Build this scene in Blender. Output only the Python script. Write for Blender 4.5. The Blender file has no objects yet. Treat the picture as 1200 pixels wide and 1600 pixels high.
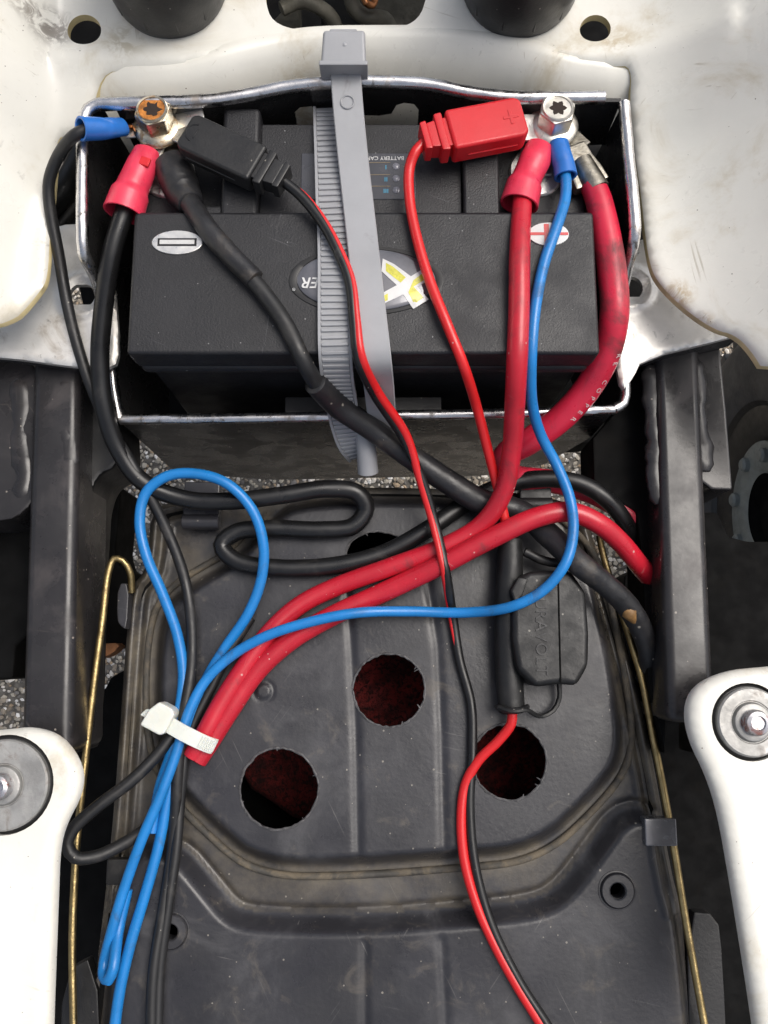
import bpy, bmesh, math, random
import numpy as np
from mathutils import Vector, Matrix
from mathutils.geometry import delaunay_2d_cdt

random.seed(7); RNG = np.random.RandomState(7)
scene = bpy.context.scene
COL = scene.collection
K = 0.001                                   # everything below is measured in millimetres

# ------------------------------------------------------------------ camera
HC, TILT, FPX = 305.0, math.radians(10.0), 1350.0     # height above the battery lid, tilt from straight down, focal length in photo pixels
cam_d = bpy.data.cameras.new('camera'); cam = bpy.data.objects.new('camera', cam_d); COL.objects.link(cam)
cam.location = (0, 0, HC*K); cam.rotation_euler = (TILT, 0, 0)
cam_d.sensor_fit = 'VERTICAL'; cam_d.angle_y = 2*math.atan(800/FPX)
cam_d.clip_start = 0.005; cam_d.clip_end = 500
scene.camera = cam
# ------------------------------------------------------------------ sky and sun (bright overcast day)
SUN_EL, SUN_AZ = math.radians(62), math.radians(66)   # azimuth measured from +Y towards +X
w = bpy.data.worlds.new('World'); scene.world = w; w.use_nodes = True
nt = w.node_tree; nt.nodes.clear()
sky = nt.nodes.new('ShaderNodeTexSky'); sky.sky_type = 'NISHITA'; sky.sun_disc = False
sky.sun_elevation = SUN_EL; sky.sun_rotation = SUN_AZ; sky.air_density = 1.0; sky.dust_density = 6.0; sky.ozone_density = 1.0
hs = nt.nodes.new('ShaderNodeHueSaturation'); hs.inputs['Saturation'].default_value = 0.58
bg = nt.nodes.new('ShaderNodeBackground'); bg.inputs['Strength'].default_value = 0.125
wo = nt.nodes.new('ShaderNodeOutputWorld')
nt.links.new(sky.outputs[0], hs.inputs['Color']); nt.links.new(hs.outputs[0], bg.inputs['Color']); nt.links.new(bg.outputs[0], wo.inputs['Surface'])
sd = bpy.data.lights.new('sun', 'SUN'); sd.energy = 1.4; sd.angle = math.radians(40); sd.color = (1.0, 0.97, 0.92)
sun = bpy.data.objects.new('sun', sd); COL.objects.link(sun)
sdir = Vector((math.sin(SUN_AZ)*math.cos(SUN_EL), math.cos(SUN_AZ)*math.cos(SUN_EL), math.sin(SUN_EL)))
sun.rotation_euler = sdir.to_track_quat('Z', 'Y').to_euler(); sun.location = sdir*3
vs = scene.view_settings; vs.view_transform = 'Standard'; vs.look = 'None'; vs.exposure = 0.22; vs.gamma = 1; vs.use_curve_mapping = False
scene.cycles.max_bounces = 6

# ------------------------------------------------------------------ helpers: measuring
def P(px, py, z=0.0):
    """the point at height z (mm) that the photograph shows at this pixel"""
    u = (px-600)/FPX; v = (800-py)/FPX
    c, s = math.cos(TILT), math.sin(TILT)
    r = Vector((u, s+v*c, -c+v*s))
    return Vector((0, 0, HC)) + r*((z-HC)/r.z)
def Pz(px, py, zf, z0=0.0):
    z = z0
    for _ in range(25):
        p = P(px, py, z); z = 0.5*z + 0.5*float(zf(np.array([p.x]), np.array([p.y]))[0])
    return P(px, py, z)
def W(*pts): return [P(*p) for p in pts]
def ss(a, b, x):
    t = np.clip((x-a)/(b-a), 0, 1); return t*t*(3-2*t)
def rp(a, b, x):
    return .3*ss(a, b, x)+.7*ss(a+.12*(b-a), b-.12*(b-a), x)*.5+.35*np.clip((x-a)/(b-a), 0, 1)
def chaikin(p, it=2):
    p = [Vector((a[0], a[1])) for a in p]
    for _ in range(it):
        q = []
        for i in range(len(p)):
            a, b = p[i], p[(i+1) % len(p)]
            q += [a*.75+b*.25, a*.25+b*.75]
        p = q
    return p
def resample(p, step):
    out = []
    for i in range(len(p)):
        a, b = p[i], p[(i+1) % len(p)]
        n = max(1, int(round((b-a).length/step)))
        out += [a.lerp(b, k/n) for k in range(n)]
    return out
def seg_dist(X, Y, poly, closed=True):
    d = np.full(X.shape, 1e9); m = len(poly)
    for i in range(m if closed else m-1):
        a, b = poly[i], poly[(i+1) % m]
        ax, ay = a[0], a[1]; bx, by = b[0]-ax, b[1]-ay
        L = bx*bx+by*by
        if L < 1e-12: continue
        t = np.clip(((X-ax)*bx+(Y-ay)*by)/L, 0, 1)
        d = np.minimum(d, (X-ax-t*bx)**2+(Y-ay-t*by)**2)
    return np.sqrt(d)
def inside(X, Y, poly):
    c = np.zeros(X.shape, bool); m = len(poly)
    for i in range(m):
        a, b = poly[i], poly[(i+1) % m]
        if a[1] == b[1]: continue
        k = ((a[1] > Y) != (b[1] > Y)) & (X < (b[0]-a[0])*(Y-a[1])/(b[1]-a[1])+a[0])
        c ^= k
    return c
def sdf(X, Y, poly):
    return np.where(inside(X, Y, poly), 1, -1)*seg_dist(X, Y, poly)

# ------------------------------------------------------------------ helpers: things and parts
def tag(o, label=None, cat=None, group=None, kind=None):
    if label: o['label'] = label
    if cat: o['category'] = cat
    if group: o['group'] = group
    if kind: o['kind'] = kind
    return o
def thing(name, label, cat, loc, group=None):
    o = bpy.data.objects.new(name, None); COL.objects.link(o); o.empty_display_size = .01
    o.location = Vector(loc)*K
    return tag(o, label, cat, group)
def wloc(o):
    v = Vector(o.location)
    while o.parent: o = o.parent; v += o.location
    return v/K
def obj(name, vf, mat, parent=None, smooth=True, angle=38):
    """one mesh object from (verts in mm, faces); origin at its parent's base or its own base"""
    V, F = vf
    V = np.array([tuple(v) for v in V], float)
    org = np.array(wloc(parent)) if parent else np.array([(V[:,0].min()+V[:,0].max())/2, (V[:,1].min()+V[:,1].max())/2, V[:,2].min()])
    me = bpy.data.meshes.new(name)
    me.from_pydata(((V-org)*K).tolist(), [], [tuple(f) for f in F]); me.update()
    bm = bmesh.new(); bm.from_mesh(me); bmesh.ops.recalc_face_normals(bm, faces=bm.faces); bm.to_mesh(me); bm.free()
    if smooth:
        me.polygons.foreach_set('use_smooth', [True]*len(me.polygons)); me.set_sharp_from_angle(angle=math.radians(angle))
    me.materials.append(mat)
    o = bpy.data.objects.new(name, me); COL.objects.link(o)
    if smooth and len(V) < 2500:
        wn = o.modifiers.new('weighted_normal', 'WEIGHTED_NORMAL'); wn.keep_sharp = True
    if parent: o.parent = parent
    else: o.location = Vector(org)*K
    return o
def join(*vfs):
    V, F = [], []
    for v, f in vfs:
        n = len(V); V += [tuple(a) for a in v]; F += [tuple(i+n for i in g) for g in f]
    return V, F
def xf(vf, M): return [M @ Vector(v) for v in vf[0]], vf[1]
def bm_out(bm):
    bm.verts.index_update()
    r = [v.co.copy() for v in bm.verts], [[v.index for v in f.verts] for f in bm.faces]
    bm.free(); return r
def prism(poly, z0, z1, bevel=0.0, seg=2, M=None, bottom=False):
    bm = bmesh.new()
    vs_ = [bm.verts.new((p[0], p[1], z0)) for p in poly]
    f = bm.faces.new(vs_)
    r = bmesh.ops.extrude_face_region(bm, geom=[f])
    for v in r['geom']:
        if isinstance(v, bmesh.types.BMVert): v.co.z = z1
    bmesh.ops.recalc_face_normals(bm, faces=bm.faces)
    if bevel:
        es = [e for e in bm.edges if bottom or not all(abs(v.co.z-z0) < 1e-6 for v in e.verts)]
        bmesh.ops.bevel(bm, geom=es, offset=bevel, segments=seg, affect='EDGES', profile=.5, clamp_overlap=True)
    vf = bm_out(bm)
    return xf(vf, M) if M else vf
def box(x0, x1, y0, y1, z0, z1, bevel=.6, seg=2, M=None):
    return prism([(x0, y0), (x1, y0), (x1, y1), (x0, y1)], z0, z1, bevel, seg, M, True)
def frame(o, x, up=(0, 0, 1)):
    x = Vector(x).normalized(); y = Vector(up).cross(x).normalized(); z = x.cross(y)
    M = Matrix.Identity(4)
    for i, a in enumerate((x, y, z)):
        for j in range(3): M[j][i] = a[j]
    for j in range(3): M[j][3] = o[j]
    return M
def catmull(pts, rad, step):
    P_ = [Vector(p) for p in pts]
    R_ = rad if isinstance(rad, (list, tuple)) else [rad]*len(P_)
    if len(P_) == 2:
        n = max(2, int((P_[1]-P_[0]).length/step)); return [P_[0].lerp(P_[1], i/n) for i in range(n+1)], [R_[0]+(R_[1]-R_[0])*i/n for i in range(n+1)]
    o, q = [], []
    E = [P_[0]*2-P_[1]]+P_+[P_[-1]*2-P_[-2]]
    for i in range(1, len(E)-2):
        a, b, c, d = E[i-1:i+3]
        n = max(2, int((c-b).length/step))
        t0 = 0; t1 = t0+max((b-a).length, 1e-4)**.5; t2 = t1+max((c-b).length, 1e-4)**.5; t3 = t2+max((d-c).length, 1e-4)**.5
        for k in range(n):
            t = t1+(t2-t1)*k/n
            A1 = a*((t1-t)/(t1-t0))+b*((t-t0)/(t1-t0)); A2 = b*((t2-t)/(t2-t1))+c*((t-t1)/(t2-t1)); A3 = c*((t3-t)/(t3-t2))+d*((t-t2)/(t3-t2))
            B1 = A1*((t2-t)/(t2-t0))+A2*((t-t0)/(t2-t0)); B2 = A2*((t3-t)/(t3-t1))+A3*((t-t1)/(t3-t1))
            o.append(B1*((t2-t)/(t2-t1))+B2*((t-t1)/(t2-t1))); q.append(R_[i-1]+(R_[i]-R_[i-1])*k/n)
    o.append(P_[-1]); q.append(R_[-1])
    return o, q
def transport(C):
    T = [(C[min(i+1, len(C)-1)]-C[max(i-1, 0)]).normalized() for i in range(len(C))]
    n = T[0].orthogonal().normalized(); N = []
    for t in T:
        n = n-t*n.dot(t); n.normalize(); N.append(n.copy())
    return T, N
def tube(pts, r, seg=16, step=2.0, jitter=0.0, wob=0.0, raw=False):
    C, R = (pts, r) if raw else catmull(pts, r, step)
    if wob:
        ph = [random.uniform(0, 6.28) for _ in range(6)]
        C = [c+Vector((math.sin(i*.11+ph[0])+math.sin(i*.043+ph[1]), math.sin(i*.09+ph[2])+math.sin(i*.05+ph[3]), .4*math.sin(i*.07+ph[4])))*wob for i, c in enumerate(C)]
    T, N = transport(C)
    V, F = [], []
    def ring(c, t, n, r_):
        b = t.cross(n); s = len(V)
        V.extend(c+(n*math.cos(k*2*math.pi/seg)+b*math.sin(k*2*math.pi/seg))*r_*(1+jitter*random.uniform(-1, 1)) for k in range(seg))
        return s
    rs = [ring(C[0]-T[0]*R[0]*.12, T[0], N[0], R[0]*.8)]
    for c, t, n, r_ in zip(C, T, N, R): rs.append(ring(c, t, n, r_))
    rs.append(ring(C[-1]+T[-1]*R[-1]*.12, T[-1], N[-1], R[-1]*.8))
    for a, b in zip(rs[:-1], rs[1:]):
        for k in range(seg): F.append((a+k, a+(k+1) % seg, b+(k+1) % seg, b+k))
    F.append(tuple(range(rs[0], rs[0]+seg))[::-1]); F.append(tuple(range(rs[-1], rs[-1]+seg)))
    return V, F
def lathe(prof, M=None, seg=32, noise=0.0, caps=True):
    """profile of (radius, height) turned about local z"""
    V, F = [], []
    for r_, h in prof:
        for k in range(seg):
            a = k*2*math.pi/seg; q = r_*(1+noise*random.uniform(-1, 1)); V.append(Vector((q*math.cos(a), q*math.sin(a), h)))
    for i in range(len(prof)-1):
        for k in range(seg):
            a, b = i*seg+k, i*seg+(k+1) % seg
            F.append((a, b, b+seg, a+seg))
    if caps and prof[0][0] > 1e-6: F.append(tuple(range(seg))[::-1])
    if caps and prof[-1][0] > 1e-6: F.append(tuple(range((len(prof)-1)*seg, len(prof)*seg)))
    return xf((V, F), M) if M else (V, F)
def ribbon(pts, w_, t_, side=(1, 0, 0), step=2.0, raw=False, channel=0.0):
    """flat band of width w and thickness t along a path"""
    C = pts if raw else catmull(pts, 1, step)[0]
    V, F = [], []
    for i, c in enumerate(C):
        T = (C[min(i+1, len(C)-1)]-C[max(i-1, 0)]).normalized()
        s = Vector(side); s = (s-T*s.dot(T)).normalized(); n = T.cross(s)
        if channel:
            q = [(-w_/2, 0), (w_/2, 0), (w_/2, t_+channel), (w_/2-1, t_+channel), (w_/2-1.2, t_), (-w_/2+1.2, t_), (-w_/2+1, t_+channel), (-w_/2, t_+channel)]
        else:
            e = min(.35, t_*.3)
            q = [(-w_/2+e, 0), (w_/2-e, 0), (w_/2, e), (w_/2, t_-e), (w_/2-e, t_), (-w_/2+e, t_), (-w_/2, t_-e), (-w_/2, e)]
        V += [c+s*a+n*b for a, b in q]
    m = 8
    for i in range(len(C)-1):
        for k in range(m): F.append((i*m+k, i*m+(k+1) % m, (i+1)*m+(k+1) % m, (i+1)*m+k))
    F.append(tuple(range(m))[::-1]); F.append(tuple(range((len(C)-1)*m, len(C)*m)))
    return V, F
def sheet(outline, holes, zf, thick, g=2.0, roll=0.0, rollw=4.0, bound=None):
    """moulded panel: an outline with holes, its height from zf(x, y), a rolled edge and a thickness"""
    loops = [resample(outline, g)]+[resample(h, min(g, 1.2)) for h in holes]
    xs = [p.x for p in loops[0]]; ys = [p.y for p in loops[0]]
    gx, gy = np.meshgrid(np.arange(min(xs), max(xs), g), np.arange(min(ys), max(ys), g*.92))
    gx = gx + (np.arange(gx.shape[0]) % 2)[:, None]*g*.5
    X, Y = gx.ravel(), gy.ravel()
    keep = inside(X, Y, loops[0]) & (seg_dist(X, Y, loops[0]) > g*.45)
    for h in loops[1:]:
        keep &= ~inside(X, Y, h) & (seg_dist(X, Y, h) > g*.45)
    X, Y = X[keep], Y[keep]
    verts, edges = [], []
    for L in loops:
        s = len(verts); verts += [Vector((p.x, p.y)) for p in L]
        edges += [(s+i, s+(i+1) % len(L)) for i in range(len(L))]
    verts += [Vector((a, b)) for a, b in zip(X, Y)]
    r = delaunay_2d_cdt(verts, edges, [], 0, 1e-4)
    v2 = np.array([(v.x, v.y) for v in r[0]]); F = np.array([f for f in r[2] if len(f) == 3])
    cx = v2[F].mean(axis=1)
    k = inside(cx[:, 0], cx[:, 1], loops[0])
    for h in loops[1:]: k &= ~inside(cx[:, 0], cx[:, 1], h)
    F = F[k]
    z = zf(v2[:, 0], v2[:, 1])
    if roll:
        d = seg_dist(v2[:, 0], v2[:, 1], loops[0])
        q = np.clip(1-d/rollw, 0, 1); z = z-roll*(1-np.sqrt(np.clip(1-q*q, 0, 1)))
    n = len(v2)
    V = np.concatenate([np.column_stack([v2, z]), np.column_stack([v2, z-thick])])
    faces = [tuple(f) for f in F]+[tuple(f[::-1]+n) for f in F]
    cnt = {}
    for f in F:
        for i in range(3):
            e = (int(f[i]), int(f[(i+1) % 3])); cnt[e] = 1
    for a, b in cnt:
        if (b, a) not in cnt: faces.append((b, a, a+n, b+n))
    used = np.zeros(len(V), bool)
    for f in faces: used[list(f)] = True
    idx = np.cumsum(used)-1
    return V[used].tolist(), [tuple(int(idx[i]) for i in f) for f in faces]
def circle(c, r, n=40, rag=0.0, ry=None):
    ph = [random.uniform(0, 6.28) for _ in range(3)]
    out = []
    for k in range(n):
        a = k*2*math.pi/n; q = 1+rag*(math.sin(a*3+ph[0])+.7*math.sin(a*7+ph[1])+.8*random.uniform(-1, 1))
        out.append(Vector((c[0]+r*q*math.cos(a), c[1]+(ry or r)*q*math.sin(a))))
    return out
def text(s, size, mat, M, parent, name='lettering', depth=.12, spacing=1.0, bold=0.0):
    cu = bpy.data.curves.new(name, 'FONT'); cu.body = s; cu.size = size; cu.extrude = depth; cu.align_x = 'CENTER'; cu.align_y = 'CENTER'
    cu.space_character = spacing; cu.offset = bold; cu.resolution_u = 3
    t = bpy.data.objects.new(name, cu); COL.objects.link(t)
    dg = bpy.context.evaluated_depsgraph_get(); me = bpy.data.meshes.new_from_object(t.evaluated_get(dg))
    V = [M @ v.co for v in me.vertices]; F = [list(p.vertices) for p in me.polygons]
    bpy.data.objects.remove(t); bpy.data.meshes.remove(me)
    return obj(name, (V, F), mat, parent, smooth=False)

# ------------------------------------------------------------------ helpers: materials
def mat(name, col, rough=.5, metal=0.0, var=.12, vs_=60, bump=.0, bs=900, stain=None, stain2=None, specks=None, rvar=.1, spec=.5, coat=0, sss=0, streak=None, trans=0, scr=None, scuffs=()):
    m = bpy.data.materials.new(name); m.use_nodes = True
    n = m.node_tree; b = n.nodes['Principled BSDF']; L = n.links.new
    tc = n.nodes.new('ShaderNodeTexCoord'); co = tc.outputs['Object']
    def noise(scale, det=5, rough_=.6, vec=None, dist=0):
        x = n.nodes.new('ShaderNodeTexNoise'); x.inputs['Scale'].default_value = scale; x.inputs['Detail'].default_value = det; x.inputs['Roughness'].default_value = rough_; x.inputs['Distortion'].default_value = dist
        L(vec or co, x.inputs['Vector']); return x.outputs['Fac']
    def ramp(v, a, c, lo=0, hi=1):
        x = n.nodes.new('ShaderNodeMapRange'); x.interpolation_type = 'SMOOTHSTEP'
        for i, q in zip(('From Min', 'From Max', 'To Min', 'To Max'), (a, c, lo, hi)): x.inputs[i].default_value = q
        L(v, x.inputs['Value']); return x.outputs[0]
    def mix(f, a, c):
        x = n.nodes.new('ShaderNodeMix'); x.data_type = 'RGBA'
        L(f, x.inputs[0])
        for i, q in ((6, a), (7, c)):
            if isinstance(q, tuple): x.inputs[i].default_value = (*q, 1)
            else: L(q, x.inputs[i])
        return x.outputs[2]
    f = ramp(noise(vs_), .3, .7)
    c = mix(f, tuple(q*(1-var) for q in col), tuple(min(1, q*(1+var)) for q in col))
    ro = ramp(noise(vs_*1.7), .3, .7, max(.02, rough-rvar), min(1, rough+rvar))
    for st in (stain, stain2):
        if st:
            sc, lo, hi, scol, amt = st
            k = ramp(noise(sc, 7, .68, dist=.6), lo, hi, 0, amt); c = mix(k, c, scol)
            x = n.nodes.new('ShaderNodeMix'); L(k, x.inputs[0]); L(ro, x.inputs[2]); x.inputs[3].default_value = min(1, rough+.3); ro = x.outputs[0]
    if streak:
        mp = n.nodes.new('ShaderNodeMapping'); mp.inputs['Scale'].default_value = streak[0]; mp.inputs['Rotation'].default_value = (0, 0, streak[5] if len(streak) > 5 else 0); L(co, mp.inputs['Vector'])
        k = ramp(noise(1, 3, .55, mp.outputs[0]), streak[1], streak[2], 0, streak[4]); c = mix(k, c, streak[3])
    if scr:
        scol, amt, rots, per, alo = scr
        for i, ro_ in enumerate(rots):
            m0 = n.nodes.new('ShaderNodeMapping'); m0.inputs['Rotation'].default_value = (0, 0, ro_); m0.inputs['Location'].default_value = (i*3.7, i*1.3, 0); L(co, m0.inputs['Vector'])
            mp = n.nodes.new('ShaderNodeMapping'); mp.inputs['Scale'].default_value = (alo, per, per*.3); L(m0.outputs[0], mp.inputs['Vector'])
            k = ramp(noise(1, 2, .5, mp.outputs[0], .25), .68, .76, 0, amt)
            k2 = ramp(noise(30+9*i, 3, .5, m0.outputs[0]), .50, .66)
            mu = n.nodes.new('ShaderNodeMath'); mu.operation = 'MULTIPLY'; L(k, mu.inputs[0]); L(k2, mu.inputs[1])
            c = mix(mu.outputs[0], c, scol)
    for (sx, sy, rad, scol, amt) in scuffs:
        mp = n.nodes.new('ShaderNodeMapping'); mp.vector_type = 'POINT'; mp.inputs['Location'].default_value = (-sx, -sy, 0); mp.inputs['Scale'].default_value = (1, 1, 0); L(co, mp.inputs['Vector'])
        ln = n.nodes.new('ShaderNodeVectorMath'); ln.operation = 'LENGTH'; L(mp.outputs[0], ln.inputs[0])
        k1 = ramp(ln.outputs['Value'], rad, rad*.25, 0, 1); k2 = ramp(noise(160, 7, .7, dist=1.2), .40, .58)
        mu = n.nodes.new('ShaderNodeMath'); mu.operation = 'MULTIPLY'; L(k1, mu.inputs[0]); L(k2, mu.inputs[1])
        mv = n.nodes.new('ShaderNodeMath'); mv.operation = 'MULTIPLY'; L(mu.outputs[0], mv.inputs[0]); mv.inputs[1].default_value = amt
        c = mix(mv.outputs[0], c, scol)
    if specks:
        sc, size, scol = specks
        v = n.nodes.new('ShaderNodeTexVoronoi'); v.inputs['Scale'].default_value = sc; L(co, v.inputs['Vector'])
        a = n.nodes.new('ShaderNodeMath'); a.operation = 'MULTIPLY'; sp = n.nodes.new('ShaderNodeSeparateColor'); L(v.outputs['Color'], sp.inputs[0]); L(sp.outputs[1], a.inputs[0]); a.inputs[1].default_value = size*1.3
        d = n.nodes.new('ShaderNodeMath'); d.operation = 'LESS_THAN'; L(v.outputs['Distance'], d.inputs[0]); L(a.outputs[0], d.inputs[1])
        g = n.nodes.new('ShaderNodeMath'); g.operation = 'GREATER_THAN'; L(sp.outputs[0], g.inputs[0]); g.inputs[1].default_value = .72
        h = n.nodes.new('ShaderNodeMath'); h.operation = 'MULTIPLY'; L(d.outputs[0], h.inputs[0]); L(g.outputs[0], h.inputs[1])
        c = mix(h.outputs[0], c, scol)
    L(c, b.inputs['Base Color']); L(ro, b.inputs['Roughness'])
    b.inputs['Metallic'].default_value = metal; b.inputs['Specular IOR Level'].default_value = spec; b.inputs['Coat Weight'].default_value = coat
    if sss:
        b.inputs['Subsurface Weight'].default_value = sss; b.inputs['Subsurface Radius'].default_value = (.004, .003, .002); b.inputs['Subsurface Scale'].default_value = 1
    if bump:
        bp = n.nodes.new('ShaderNodeBump'); bp.inputs['Strength'].default_value = bump; bp.inputs['Distance'].default_value = .0006
        L(noise(bs, 4), bp.inputs['Height']); L(bp.outputs[0], b.inputs['Normal'])
    return m
GRIT = (.20, .185, .16)
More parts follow.
